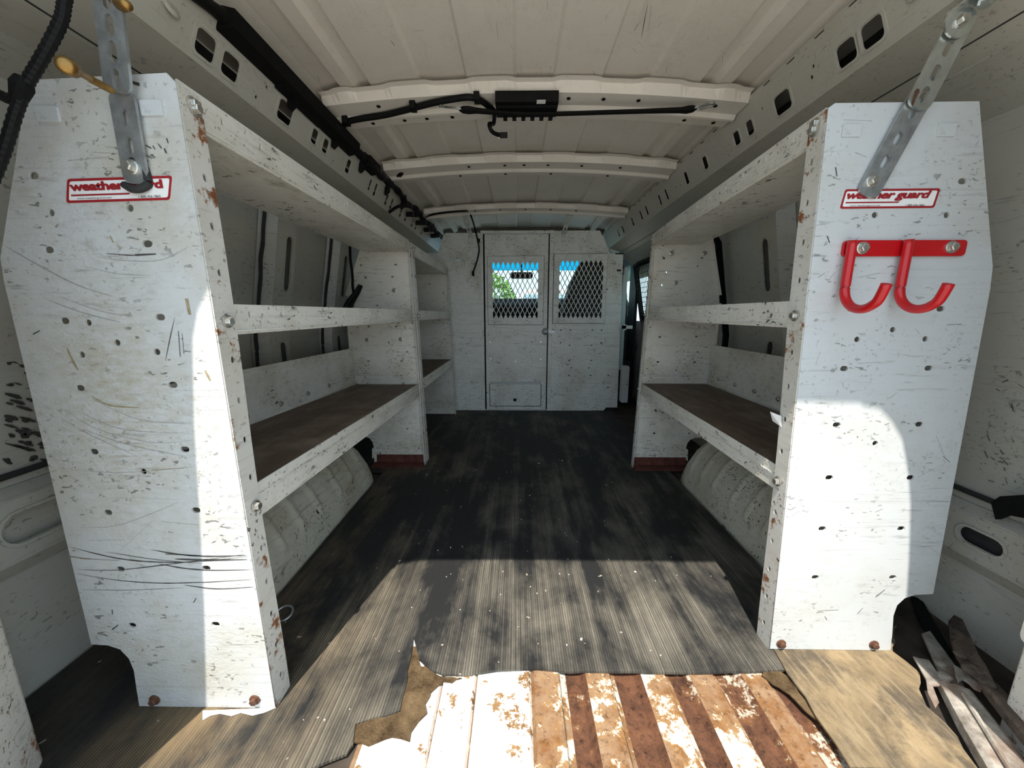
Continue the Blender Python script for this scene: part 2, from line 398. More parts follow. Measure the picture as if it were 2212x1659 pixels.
YS = [.27, .50, .9, 1.8, 2.95]
vs = [(p[0], y, p[1]) for y in YS for p in pts]; n = len(pts)
for j in range(len(YS) - 1):
    for i in range(n - 1):
        mi = pts[i][2] if pts[i][1] >= -.0061 or pts[i][2] == 0 else 1
        b.v and None
fs = []; mis = []
for j in range(len(YS) - 1):
    for i in range(n - 1):
        fs.append((j * n + i, j * n + i + 1, (j + 1) * n + i + 1, (j + 1) * n + i)); mis.append(pts[i][2])
b.add(vs, fs); b.mi = mis
b.box((-1.02, .27, -.05), (1.10, 2.95, -.03), 3)
fl = b.build('floor', [M['rust_dark'], M['rust_tan'], M['rust_white'], M['dark_floor']]); tag(fl, 'corrugated steel van floor, painted white and rusting at the rear', None, None, 'structure')

# ---- roof skin with lengthwise pressings
def roofz(x): return 1.372 - .085 * (x - XC) ** 2
half = [(0, .0), (.05, 0), (.058, -.008), (.185, -.008), (.193, 0), (.315, 0), (.323, -.008), (.40, -.008), (.455, -.008), (.463, .004), (.49, .004), (.50, -.012), (.535, -.012), (.545, .004), (.60, .004), (.66, -.02)]
prof = [(XC - a, roofz(XC - a) + d) for a, d in half[::-1]] + [(XC + a, roofz(XC + a) + d) for a, d in half[1:]]
prof = [(XC - 1.0, 1.02), (XC - .93, 1.20), (XC - .80, 1.30)] + prof + [(XC + .80, 1.30), (XC + .93, 1.20), (XC + 1.0, 1.02)]
b = MB(); n = len(prof); ys = [.27, 1.2, 2.0, 2.95, 3.95]
b.add([(p[0], y, p[1]) for y in ys for p in prof] + [(p[0], y, p[1] + .012) for y in ys for p in prof],
      [(j * n + i, (j + 1) * n + i, (j + 1) * n + i + 1, j * n + i + 1) for j in range(len(ys) - 1) for i in range(n - 1)] +
      [(len(ys) * n + j * n + i, len(ys) * n + j * n + i + 1, len(ys) * n + (j + 1) * n + i + 1, len(ys) * n + (j + 1) * n + i) for j in range(len(ys) - 1) for i in range(n - 1)])
tag(b.build('ceiling', M['ceiling']), 'cream painted steel roof skin with lengthwise pressed grooves', None, None, 'structure')

# ---- roof bows
def bow(ya, wd, zc, label, holes):
    P = [(0.0, .020), (.10, .018), (.16, -.004), (.50, -.006), (.55, -.016), (.60, -.017), (.66, -.006), (.92, -.006), (1.0, .024)]
    xa, xb = XC - .60, XC + .60
    def fn(i, j):
        x = xa + (xb - xa) * i
        k = j * (len(P) - 1); q = int(round(k)); py, pz = P[q]
        wav = 0
        if q <= 1:
            w = abs(x - XC); wav = .003 - .009 * max([max(0, min(1, (w - a) / .02, (b_ - w) / .02)) for a, b_ in ((.05, .19), (.28, .42), (.50, .57))])
        return V((x, ya + wd * py + wav, zc - .085 * (x - XC) ** 2 + pz))
    b = MB(); b.grid(fn, 96, len(P) - 1)
    o = b.build('roof_bow', M['ceiling']); tag(o, label, 'roof bow', 'curved roof bows under the van ceiling')
    for hx, t in holes:
        x = XC + hx; yy = ya + wd * (.30 if t == 0 else .80)
        place('painted_hole', HOLEDISC, o, (x, yy, zc - .085 * (x - XC) ** 2 - .0062), AIM['-Z'])  # dark disc in place of a real hole, its shade painted on
    return o
BOW1 = bow(1.145, .175, 1.335, 'curved cream roof bow nearest the rear doors, carrying the black strap', [(-.05, 0), (.02, 0), (.10, 0), (.20, 0), (.30, 0), (-.45, 0), (-.50, 1), (-.40, 1), (-.33, 1), (-.25, 1), (.47, 1), (.56, 1), (.52, 0)])
BOW2 = bow(1.625, .19, 1.335, 'curved cream roof bow in the middle of the ceiling', [(-.25, 0), (-.1, 0), (-.02, 0), (.08, 0), (.22, 0), (.38, 0), (-.3, 1), (-.1, 1), (.1, 1), (.35, 1)])
BOW3 = bow(2.30, .16, 1.335, 'farthest curved roof bow, just above the bulkhead', [(-.3, 0), (-.15, 0), (0, 0), (.15, 0), (.3, 0)])

# ---- roof side rails with punched square holes
def rail(side, holes, label):
    sg = side; xb, xt = XC + sg * .645, XC + sg * .600; zb = 1.180 if sg < 0 else 1.207
    O = V((xb, 0, zb)); W = V((xt - xb, 0, .108)); Lw = W.length
    ya, yb = .34, 2.95
    t = thing('roof_rail', (XC + sg * .66, ya, zb - .005), label, 'roof rail')
    nt = []; y = .42                                   # notched upper edge
    top = [(yb, Lw)]; y = yb - .05
    while y > ya + .1:
        top += [(y, Lw), (y - .004, Lw - .007), (y - .028, Lw - .007), (y - .032, Lw)]; y -= .085
    out = [(ya, 0), (yb, 0)] + top + [(ya, Lw)]
    hs = [rrect(hy, hw, w, h, min(w, h) * .22) if w > .015 else disc(hy, hw, w / 2) for hy, hw, w, h in holes]
    me = sheet(out, hs, .003, O, (0, 1, 0), W)
    link('face_panel', me, M['rail'], t)
    b = MB(); b.prism([(xb, ya, zb), (xb + sg * .10, ya, zb - .030), (xb + sg * .225, ya, 1.13), (xb + sg * .225, ya, 1.134), (xb + sg * .10, ya, zb - .026), (xb, ya, zb + .004)], (0, yb - ya, 0)); b.build('underside_panel', M['rail'], t)
    b = MB(); b.prism([(xt, ya, zb + .108), (xt + sg * .035, ya, zb + .121), (xt + sg * .07, ya, zb + .103), (xt + sg * .07, ya, zb + .099), (xt + sg * .035, ya, zb + .117), (xt, ya, zb + .104)], (0, yb - ya, 0)); b.build('top_flange', M['rail'], t)
    b = MB(); b.prism([(xb + sg * .09, ya, zb - .028), (xb + sg * .095, ya, zb - .028), (xb + sg * .075, ya, zb + .10), (xb + sg * .07, ya, zb + .10)], (0, yb - ya, 0)); b.build('inner_web', M['cavity_shade'], t)  # web coloured near-black for the shade seen through the holes
    for hy, hw, w, h in holes:                          # pressed rim round the large holes
        if w < .03: continue
        c = O + W.normalized() * hw + V((0, hy, 0)) - V((sg * .0035, 0, 0))
        ring = sheet(rrect(hy, hw, w + .014, h + .014, .012), [rrect(hy, hw, w + .002, h + .002, .009)], .003, O - V((sg * .002, 0, -.0008)), (0, 1, 0), W)
        link('hole_rim', ring, M['rail'], t)
    return t
HL = [(0.789, 0.036, 0.044, 0.042), (0.85, 0.036, 0.044, 0.042), (1.029, 0.039, 0.056, 0.045), (1.163, 0.042, 0.03, 0.038), (1.224, 0.042, 0.03, 0.038), (1.378, 0.041, 0.028, 0.042), (1.567, 0.042, 0.018, 0.04), (1.624, 0.042, 0.022, 0.048), (1.756, 0.041, 0.024, 0.045), (1.822, 0.041, 0.024, 0.045), (1.964, 0.041, 0.026, 0.045), (2.048, 0.041, 0.026, 0.045), (2.171, 0.041, 0.026, 0.045), (2.247, 0.041, 0.026, 0.045), (2.379, 0.041, 0.028, 0.045), (0.68, 0.064, 0.01, 0.01), (0.93, 0.022, 0.008, 0.01), (0.953, 0.056, 0.008, 0.01), (1.284, 0.022, 0.008, 0.01), (1.463, 0.053, 0.008, 0.01), (0.717, 0.045, 0.009, 0.009), (0.623, 0.056, 0.009, 0.009)]
HR = [(0.825, 0.042, 0.044, 0.042), (0.881, 0.042, 0.044, 0.042), (1.066, 0.044, 0.056, 0.045), (1.199, 0.046, 0.03, 0.038), (1.264, 0.046, 0.03, 0.038), (1.457, 0.048, 0.03, 0.042), (1.608, 0.048, 0.026, 0.045), (1.809, 0.046, 0.02, 0.045), (1.889, 0.046, 0.02, 0.045), (2.07, 0.046, 0.024, 0.045), (2.161, 0.046, 0.024, 0.045), (2.311, 0.046, 0.026, 0.045), (2.512, 0.046, 0.028, 0.045), (2.613, 0.046, 0.03, 0.045), (0.703, 0.077, 0.01, 0.01), (0.96, 0.066, 0.008, 0.01), (0.97, 0.048, 0.009, 0.009), (1.136, 0.066, 0.007, 0.007), (1.668, 0.04, 0.01, 0.01), (1.708, 0.044, 0.011, 0.011), (1.749, 0.046, 0.008, 0.008), (0.673, 0.053, 0.01, 0.01)]
RL = rail(-1, HL, 'left roof side rail with punched square holes, below the black harness')
RR = rail(1, HR, 'right roof side rail with punched square holes, bare of wiring')
for R_, sg, yy in ((RL, -1, .685), (RR, 1, .715)):
    me = lathe_me([(.015, 0), (.0145, .002), (.011, .0045), (.004, .0055)], 18).mesh('plug'); me.materials.append(M['rail'])
    o = place('round_plug', me, R_, (XC + sg * .626, yy + .03, 1.222 if sg < 0 else 1.254), (0, -sg * (pi / 2 - .38), 0))

# ---- side walls
def wall(sg, name, label, window=None):
    segs = [((.98, -.06), (.98, .62)), ((.98, .62), (.89, 1.10)), ((.89, 1.10), (.78, 1.165)), ((.78, 1.165), (.75, 1.29))]
    t = thing(name, (XC + sg * .98, Y0, 0), label, None, None, 'structure')
    for i, (a, c) in enumerate(segs):
        O = V((XC + sg * a[0], 0, a[1])); W = V((sg * (c[0] - a[0]), 0, c[1] - a[1])); Lw = W.length
        hs = [window] if (window and i == 1) else []
        ye = 3.12
        me = sheet([(Y0, -.004), (ye, -.004), (ye, Lw + .004), (Y0, Lw + .004)], hs, .004, O, (0, 1, 0), W)
        link('wall_panel', me, M['wall'], t)
    return t
WLft = wall(-1, 'wall_left', 'cream painted steel left side wall of the van')
WR = wall(1, 'wall_right', 'cream painted steel right side wall of the van', rrect(2.62, .272, .84, .42, .07, 5))

# side posts with long slots, standing between the wall skin and the racks
def post(sg, yc, w, label, lean=.13, ztop=1.12):
    t = thing('side_post', (XC + sg * .93, yc, .25), label); t.parent = WLft if sg < 0 else WR; t.location = WL[t] - WL[t.parent]
    def X(z): return XC + sg * (.925 - (0 if z < .62 else (z - .62) * .19))
    zs = [.25, .62, ztop]
    for k in range(2):
        O = V((X(zs[k]), 0, zs[k])); W = V((X(zs[k + 1]) - X(zs[k]), 0, zs[k + 1] - zs[k])); Lw = W.length
        hs = [slot(yc + .012, Lw * .55, .036, .19)] if k == 1 else [slot(yc + .012, Lw * .72, .036, .20)]
        link('post_face', sheet([(yc - w / 2, 0), (yc + w / 2, 0), (yc + w / 2, Lw), (yc - w / 2, Lw)], hs, .003, O, (0, 1, 0), W), M['wall'], t)
        for s2 in (-1, 1):
            b = MB(); y = yc + s2 * w / 2
            b.prism([O + V((0, y, 0)), O + W + V((0, y, 0)), O + W + V((sg * .05, y + s2 * .025, 0)), O + V((sg * .05, y + s2 * .025, 0))], (0, .002, 0)); b.build('post_side', M['wall'], t)
        link('slot_rim', sheet(slot(yc + .012, Lw * (.55 if k else .72), .050, .204 if k else .214), [slot(yc + .012, Lw * (.55 if k else .72), .037, .191 if k else .201)], .004, O - V((sg * .002, 0, 0)), (0, 1, 0), W), M['wall'], t)
        b = MB(); b.prism([O + V((sg * .03, yc - .03, 0)), O + W + V((sg * .03, yc - .03, 0)), O + W + V((sg * .032, yc + .04, 0)), O + V((sg * .032, yc + .04, 0))], (sg * .003, 0, 0)); b.build('inner_web', M['cavity_shade'], t)  # dark web paints the shade behind the slot
    return t
post(-1, 1.36, .11, 'slotted side post on the left wall, nearer the rear doors')
post(-1, 1.80, .10, 'slotted side post on the left wall, second from the rear doors')
post(1, 1.42, .10, 'slotted side post on the right wall behind the right rack')
for yy in (1.275, 1.715):
    P = [(XC - (.95 - (0 if z < .62 else (z - .62) * .19)) + rnd.uniform(-.002, .002), yy - .012 * (1.1 - z) + rnd.uniform(-.003, .003), z) for z in [.3 + .05 * i for i in range(17)]]
    b = MB(); b.tube(smoothpts(P, 3), .006, 6); tag(b.build('sealant_bead', M['seam'], None, smooth=True), 'black sealant bead down the left wall beside the %s slotted post' % ('nearer' if yy < 1.5 else 'farther'), 'sealant bead')
# right: dark door post and rubber seal beyond the rack
b = MB(); b.tube([(XC + .955, 1.80, .1), (XC + .955, 1.80, .62), (XC + .875, 1.80, 1.04), (XC + .80, 1.80, 1.14)], .014, 8)
tag(b.build('trim_1', M['rubber']), 'black rubber seal on the sliding door post', None, None, 'structure')

# lower waist beams with long slots near the rear
def beam(sg, yb, label, y_s, wslot, zb, hb, hs_):
    xi = XC + sg * .955
    t = thing('waist_beam', (xi, .5, .24), label, 'body beam')
    O = V((xi, 0, zb))
    link('beam_face', sheet([(.46, 0), (yb, 0), (yb, hb), (.46, hb)], [slot(y_s, hb * .52, wslot, hs_)], .003, O, (0, 1, 0), (0, 0, 1)), M['wall'], t)
    link('slot_rim', sheet(slot(y_s, hb * .52, wslot + .014, hs_ + .012), [slot(y_s, hb * .52, wslot + .002, hs_ + .002)], .005, O - V((sg * .003, 0, 0)), (0, 1, 0), (0, 0, 1)), M['wall'], t)
    b = MB(); b.prism([(xi, .46, zb + hb), (xi + sg * .02, .46, zb + hb + .015), (xi + sg * .02, .46, zb + hb + .019), (xi, .46, zb + hb + .004)], (0, yb - .46, 0)); b.build('upper_ledge', M['wall'], t)
    b = MB(); b.prism([(xi, .46, zb), (xi + sg * .02, .46, zb - .03), (xi + sg * .02, .46, zb - .034), (xi, .46, zb - .004)], (0, yb - .46, 0)); b.build('lower_ledge', M['wall'], t)
    b = MB(); b.tube([(xi + sg * .016, .46, zb + hb + .045), (xi + sg * .016, .6, zb + hb + .040), (xi + sg * .016, yb, zb + hb + .046)], .006, 6); b.build('sealant_bead', M['seam'], t)
    b = MB(); b.box((xi + sg * .016, .47, zb + .005), (xi + sg * .018, yb - .01, zb + hb - .005)); b.build('inner_web', M['wall'] if sg < 0 else M['cavity_shade'], t)  # right web coloured as slot shade, left one keeps wall paint
    return t
beam(-1, 1.05, 'left lower wall beam with an oval hole beside the scuffed end panel', .64, .13, .278, .112, .056)
beam(1, 1.05, 'right lower wall beam with a long slot beside the sunlit end panel', .733, .078, .192, .092, .034)

# ---- rear door frame: opening with rounded upper corners, jambs flaring inwards
op = [(-.655, .02), (-.637, .482), (-.606, .708), (-.586, .883), (-.57, 1.041), (-.551, 1.17), (-.537, 1.211), (-.515, 1.245), (-.48, 1.278), (-.43, 1.296), (-.2, 1.304), (.1, 1.304), (.4, 1.302),
      (.545, 1.299), (.585, 1.287), (.612, 1.262), (.637, 1.228), (.661, 1.162), (.679, 1.094), (.70, .972), (.713, .881), (.73, .70), (.745, .482), (.765, .02)]
wr = thing('wall_rear', (XC, Y0, 0), 'painted rear door frame around the open doorway', None, None, 'structure')
link('door_frame', sheet([(-1.02, -.10), (1.11, -.10), (1.11, 1.40), (-1.02, 1.40)], [op], .012, V((0, .30, 0)), (1, 0, 0), (0, 0, 1)), M['pillar'], wr)
for sg, xa, xb, yb in ((-1, -.66, -.768, .462), (1, .768, .862, .545)):
    b = MB(); b.prism([(xa, .30, -.03), (xb, yb, -.03), (xb + .004 * sg, yb + .004, -.03), (xa + .006 * sg, .30, -.03)], (0, 0, .55))
    b.build('jamb_panel', M['pillar'], wr)
    b = MB(); b.prism([(xb, yb, -.03), (xb + sg * .012, yb + .006, -.03), (xb + sg * .012, yb + .002, -.03)], (0, 0, .55)); b.build('jamb_fold', M['pillar'], wr)
# striker plates on the right jamb
q = V((.862, .545, 0)); d = (V((.862, .545, 0)) - V((.768, .30, 0))).normalized(); nrm = V((-d.y, d.x, 0))
for zc, hh in ((.215, .075), (.345, .10)):
    link('striker_plate', sheet(rrect(-.022, 0, .05, hh, .010), [], .004, q + V((0, 0, zc)) + nrm * .006, d, (0, 0, 1)), M['pillar'], wr)
# black rubber flap above the right beam
b = MB(); P = [(2140, 1085), (2160, 1072), (2225, 1068), (2240, 1125), (2175, 1112), (2150, 1122)]
b.prism([onX(*p, XC + .93) for p in P], (.012, 0, 0)); tag(b.build('rubber_flap', M['rubber']), 'torn black rubber flap on the right wall above the slotted beam', 'rubber flap')
# cab closing walls so that no light leaks round the bay
for sg, nm in ((-1, 'trim_2'), (1, 'trim_3')):
    b = MB(); b.box((min(XC + sg * 1.0, XC + sg * 1.03), .27, -.3), (max(XC + sg * 1.0, XC + sg * 1.03), 4.4, .66)); tag(b.build(nm, M['pillar']), 'outer body side below the windows, %s of the van' % ('left' if sg < 0 else 'right'), None, None, 'structure')

# ---- wheel arches
def arch(sg, ya, yb, xi, label):
    def fn(i, j):
        a = i; y = ya + (yb - ya) * a
        e = min(1, min(a, 1 - a) / .16); e = math.sqrt(max(0, 1 - (1 - e) ** 2))
        ribp = 0
        for c in (.20, .32, .44, .60, .72, .84):
            dd = abs(a - c); ribp = max(ribp, max(0, 1 - dd / .022))
        prof = [(0, -.01), (.006, .04), (.022, .10), (.055, .165), (.105, .215), (.18, .245), (.27, .255)]
        k = j * (len(prof) - 1); q = min(int(k), len(prof) - 2); f = k - q
        pu = prof[q][0] * (1 - f) + prof[q + 1][0] * f; pz = prof[q][1] * (1 - f) + prof[q + 1][1] * f
        bow_ = .05 * (1 - e)
        lift = ribp * .008 * (1 if .25 < j < .8 else 0)
        return V((xi + sg * (pu + bow_ - lift * .7), y, -.01 + (pz + .01) * e + lift * .6))
    b = MB(); b.grid(fn, 110, 24, flip=(sg > 0))
    o = b.build('wheel_arch', M['arch'], smooth=True); tag(o, label, 'wheel arch'); return o
arch(-1, .74, 1.56, -.622, 'dirty cream wheel arch with pressed ribs under the long left rack')
arch(1, .86, 1.58, .712, 'scraped cream wheel arch with pressed ribs under the right rack')

# ================================================================== FLOOR COVERINGS
def poly_sheet(name, pts, z, t, mat, label, cat, **k):
    me = sheet([(p[0], p[1]) for p in pts], [], t, V((0, 0, z)), (1, 0, 0), (0, 1, 0))
    return tag(link(name, me, mat), label, cat, **k)
def jag(pts, amp=.004, step=.03):
    out = []
    for a, c in zip(pts, pts[1:]):
        a, c = V(a), V(c); n = max(1, int((c - a).length / step))
        for i in range(n): out.append(a.lerp(c, i / n) + V((rnd.uniform(-amp, amp), rnd.uniform(-amp, amp), 0)))
    return out + [V(pts[-1])]
edge_l = [onZ(*p) for p in ((672, 1668), (745, 1640), (762, 1612), (768, 1572), (812, 1556), (866, 1543), (880, 1478), (889, 1410), (893, 1378))]
edge_c = [onZ(*p) for p in ((899, 1398), (906, 1430), (930, 1452), (962, 1462), (1010, 1462), (1075, 1453), (1160, 1450), (1230, 1456), (1400, 1457), (1540, 1458), (1694, 1453))]
P = [V((-.925, .36, 0)), V((-.66, .40, 0))] + jag(edge_l, .0025, .02) + jag(edge_c, .0015, .03) + [V((.61, .70, 0)), V((.70, .78, 0)), V((.705, 2.69, 0)), V((-.925, 2.69, 0)), V((-.925, 1.58, 0)), V((-.615, 1.575, 0)), V((-.615, .735, 0)), V((-.925, .73, 0))]
MAT = poly_sheet('rubber_mat', P, .0045, .005, M['mat'], 'large ribbed black rubber floor mat, dusty and torn towards the rear', 'floor mat')
R1 = [onZ(*p) for p in ((1664, 1402), (1700, 1462), (1735, 1512), (1765, 1560), (1800, 1612), (1836, 1668))]
R2 = [onZ(*p) for p in ((2105, 1668), (2064, 1604), (2040, 1570), (2005, 1538), (1985, 1500), (1986, 1466), (1955, 1440), (1926, 1418), (1935, 1360))]
P = jag(R1, .002, .02) + jag(R2, .004, .02)
poly_sheet('mat_strip', P, .0085, .004, M['dustmat'], 'loose tan dusty strip of floor mat in front of the right rack', 'floor mat')
P = jag([onZ(*p) for p in ((884, 1400), (900, 1402), (912, 1440), (948, 1466), (1000, 1470), (945, 1482), (925, 1510), (918, 1545), (893, 1580), (880, 1606), (830, 1596), (800, 1612), (764, 1606), (752, 1570), (800, 1540), (855, 1525), (868, 1480))], .004, .012)
b = MB()
me = sheet([(p.x, p.y) for p in P], [], .003, V((0, 0, .0025)), (1, 0, 0), (0, 1, 0))
tag(link('crumbled_underlay', me, M['underlay']), 'crumbling brown underlay exposed in the tear of the rubber mat', 'underlay')
P = jag([onZ(*p) for p in ((1660, 1440), (1700, 1462), (1765, 1560), (1740, 1540), (1700, 1500), (1668, 1480), (1645, 1462))], .003, .012)
tag(link('crumbled_underlay', sheet([(p.x, p.y) for p in P], [], .003, V((0, 0, .0025)), (1, 0, 0), (0, 1, 0)), M['underlay']), 'cracked brown underlay scrap beside the loose mat strip', 'underlay')

# ================================================================== SHELF RACKS
def rack(name, side, xf, lean, lean2, ya, yb, uo, shelves, label, near_mat, far_mat, near_holes, far_holes, near_visible=True, foot=True, ztop=1.03, back=(.385, .572)):
    """side -1: stands on the left wall, aisle towards +X.  uo: outline of the end panel as (depth from the aisle edge, height)"""
    sg = side
    def FX(z, y=None): return xf + (lean if (y is None or abs(y - ya) < abs(y - yb)) else lean2) * z      # aisle edge at either end
    t = thing(name, (xf + sg * .15, ya, 0.004), label, 'shelf rack')
    def end(y, holes, mat, nm, fl_dir, fw):
        ln = lean if abs(y - ya) < .01 else lean2
        out = [(FX(z, y) + sg * u, z) for u, z in uo]
        p = link(nm, sheet(out, holes, .003, V((0, y, 0)), (1, 0, 0), (0, 0, 1)), mat, t)
        # aisle flange, folded from the panel, with a row of holes
        O = V((FX(0), y, 0)); W = V((ln, 0, 1)); zt = uo[-1][1]
        wv = [(fw + .003 * sin(z * 9 + 1), z) for z in [zt * i / 14 for i in range(15)]]
        hz = [z for z in [.055 + .066 * i for i in range(15)] if z < zt - .05]
        fl = link('flange', sheet([(0, 0)] + wv + [(0, zt)], [slot(fw * .6, z, .008, .011) for z in hz], .003, O, (0, fl_dir, 0), W), M['flange'], p)
        # rear edge flange
        q0, q1 = uo[1], uo[2]
        pts = [uo[i] for i in range(len(uo)) if uo[i][0] > .18]
        pts = sorted(pts, key=lambda a: a[1])
        b = MB()
        for a, c in zip(pts, pts[1:]):
            if c[1] - a[1] < .05: continue
            A, C = V((FX(a[1], y) + sg * a[0], y, a[1])), V((FX(c[1], y) + sg * c[0], y, c[1]))
            b.prism([A, C, C + V((0, fl_dir * .02, 0)), A + V((0, fl_dir * .02, 0))], (sg * .002, 0, 0))
        b.build('rear_flange', M['rack'], p)
        return p
    pn = end(ya, near_holes, near_mat, 'end_panel', 1, .038)
    pf = end(yb, far_holes, far_mat, 'end_panel', -1, .024)
    for i, (zn, zf, lip, board) in enumerate(shelves):
        ua = .002; za, zb = zn, zf
        L = yb - ya - .012
        dz = (zf - zn)
        O = V((FX(zn) + sg * .0035, ya + .006, zn - lip)); U = V((FX(zf, yb) - FX(zn, ya), L, dz)); Ln = U.length
        hs = []; y = .075
        while y < Ln - .05:
            hs.append(slot(y, lip * .66, .006, .011)); y += .0885
        sh = thing('shelf', (FX(zn) + sg * .15, ya + .006, zn - lip)); sh.parent = t; sh.location = WL[sh] - WL[t]
        link('front_lip', sheet([(0, 0), (Ln, 0), (Ln, lip), (0, lip)], hs, .003, O, U, ((lean + lean2) / 2, 0, 1)), M['rack'], sh)
        dep = min(u for u, z in [(max(a[0] for a in uo if abs(a[1] - zn) < .35), 0)]) - .015
        if zn > .95: dep = .20
        b = MB(); zp = -lip + .004 if not board else -.022
        A = V((FX(zn), ya + .006, zn + zp)); B = V((FX(zf, yb), yb - .006, zf + zp))
        b.prism([A, B, B + V((sg * dep, 0, 0)), A + V((sg * dep, 0, 0))], (0, 0, .003)); b.build('shelf_plate', M['rack'], sh)
        if lip > 0 and board is None: pass
        b = MB()                                             # rear lip
        A2 = A + V((sg * dep, 0, 0)); B2 = B + V((sg * dep, 0, 0))
        b.prism([A2, B2, B2 + V((0, 0, .035)), A2 + V((0, 0, .035))], (sg * .002, 0, 0)); b.build('rear_lip', M['rack'], sh)
        if board:
            b = MB(); o1 = V((sg * .006, .004, .004)); o2 = V((sg * .006, -.004, .004)); dp = V((sg * (dep - .014), 0, 0))
            b.prism([A + o1, B + o2, B + o2 + dp, A + o1 + dp], (0, 0, .014)); b.build('plywood_liner', M['ply'], sh)
            # back panel
            O = V((FX(zn) + sg * (dep + .003), ya + .01, back[0])); L2 = yb - ya - .02
            hs = [slot(.1 + .14 * k, back[1] - back[0] - .022, .006, .010) for k in range(int((L2 - .1) / .14))]
            link('back_panel', sheet([(0, 0), (L2, 0), (L2, back[1] - back[0] + (zf - zn) * .2), (0, back[1] - back[0])], hs, .003, O, (FX(zf, yb) - FX(zn, ya), L2, 0), (0, 0, 1)), M['rack'], t)
            a1, a2 = V((FX(zn) + sg * (dep - .004), ya + .01, back[0] + .02)), V((FX(zf, yb) + sg * (dep - .004), yb - .01, back[0] + .02))
            b = MB(); b.prism([a1, a2, a2 + V((sg * .004, 0, 0)), a1 + V((sg * .004, 0, 0))], (0, 0, .006)); b.build('back_rib', M['rack'], t)
            for k in range(7):
                place('small_bolt', SBOLT, t, (FX(zn) + (FX(zf, yb) - FX(zn)) * (k + .7) / 7.5 + sg * (dep + .001), ya + .12 + k * (L2 - .2) / 6, back[0] + .055), AIM['+X' if sg < 0 else '-X'])
        # shelf bolts through the flanges
        aim = AIM['+X' if sg < 0 else '-X']
        place('hex_bolt', BOLT, t, (FX(zn - lip / 2) - sg * .003, ya + .021, zn - lip * .55), aim)
        place('hex_bolt', SBOLT, t, (FX(zf - lip / 2, yb) - sg * .003, yb - .012, zf - lip * .55), aim)
    return t, pn, pf, FX

# ---- long left rack
def hs(plane_y, slots, rounds, w=.0145, h=.0095, r=.0052):
    out = []
    for p in slots: q = onY(*p, plane_y); out.append(slot(q.x, q.z, w, h))
    for p in rounds: q = onY(*p, plane_y); out.append(disc(q.x, q.z, r))
    return out
YA = .551
oL = [(0, .0078), (.254, .0078), (.252, .035), (.248, .085), (.252, .112), (.264, .131), (.284, .139), (.314, .141), (.302, .765), (.298, .80), (.198, 1.026), (.010, 1.033), (0, 1.022)]
slotsL = [(75, 380), (108, 540), (320, 527), (142, 693), (348, 685), (175, 838), (375, 831), (205, 975), (401, 970), (235, 1106), (425, 1101), (262, 1228), (447, 1226), (287, 1349), (467, 1347)]
roundL = [(113, 460), (283, 450), (193, 697), (255, 740), (341, 760), (179, 766), (312, 1018)]
oF = [(0, .03), (.225, .03), (.236, .06), (.245, .108), (.262, .132), (.285, .139), (.314, .141), (.302, .765), (.298, .80), (.205, 1.026), (.004, 1.030), (0, 1.026)]
slF = [(780, 573), (855, 572), (790, 600), (848, 598), (797, 705), (856, 705), (796, 780), (868, 780), (795, 828), (872, 828), (880, 926), (830, 880)]
YB = 1.69
farL = hs(YB, slF, [(815, 660), (840, 740)], .012, .008, .004)
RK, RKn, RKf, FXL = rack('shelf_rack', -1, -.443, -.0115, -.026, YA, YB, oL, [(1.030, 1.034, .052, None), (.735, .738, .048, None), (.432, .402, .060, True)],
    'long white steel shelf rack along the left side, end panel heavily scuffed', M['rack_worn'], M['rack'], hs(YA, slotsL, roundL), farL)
for p in ((335, 1511), (551, 1511)): place('rusty_bolt', RBOLT, RKn, onY(*p, YA - .0015), AIM['-Y'])
place('hex_bolt', BOLT, RKn, V((FXL(1.0) + .002, YA + .019, 1.006)), AIM['+X'])
for p in ((793, 734), (866, 733), (774, 628), (852, 627), (875, 876)): place('rivet', BOLT if p[1] in (734, 733, 628, 627) else SBOLT, RKf, onY(*p, YB - .0015), AIM['-Y'])
for p, a in (((108, 249), 0), ((332, 236), 0)):
    q = onY(*p, YA); link('lanced_tab', sheet(rrect(q.x, q.z, .030, .019, .002), [], .004, V((0, YA - .002, 0)), (1, 0, 0), (0, 0, 1)), M['rack_end'], RKn)
# red-brown foot angle under the far end
def foot(parent, xa, xb, y):
    b = MB(); b.prism([(xa, y - .002, .0078), (xa, y + .003, .055), (xb, y + .003, .055), (xb, y - .002, .0078)], (0, .006, 0)); b.prism([(xa - .01, y - .06, .0078), (xb + .01, y - .06, .0078), (xb + .01, y, .0078), (xa - .01, y, .0078)], (0, 0, .005)); b.build('foot_angle', M['redrust'], parent)
foot(RK, -.682, -.455, YB - .004)
# ---- short left rack beyond it
RK2, RK2n, RK2f, _ = rack('shelf_rack', -1, -.443, -.026, -.030, 1.705, 2.585, oL, [(1.030, 1.030, .052, None), (.735, .735, .045, None), (.412, .410, .050, True)],
    'far white shelf rack on the left, between the long rack and the bulkhead', M['rack'], M['rack'], [], [slot(x, z, .010, .007) for x in (-.49, -.60, -.70) for z in (.25, .5, .62, .80, .92)])
for x, z in ((-.50, .86), (-.48, .82)): place('rivet', SBOLT, RK2f, (x, 2.5835, z), AIM['-Y'])
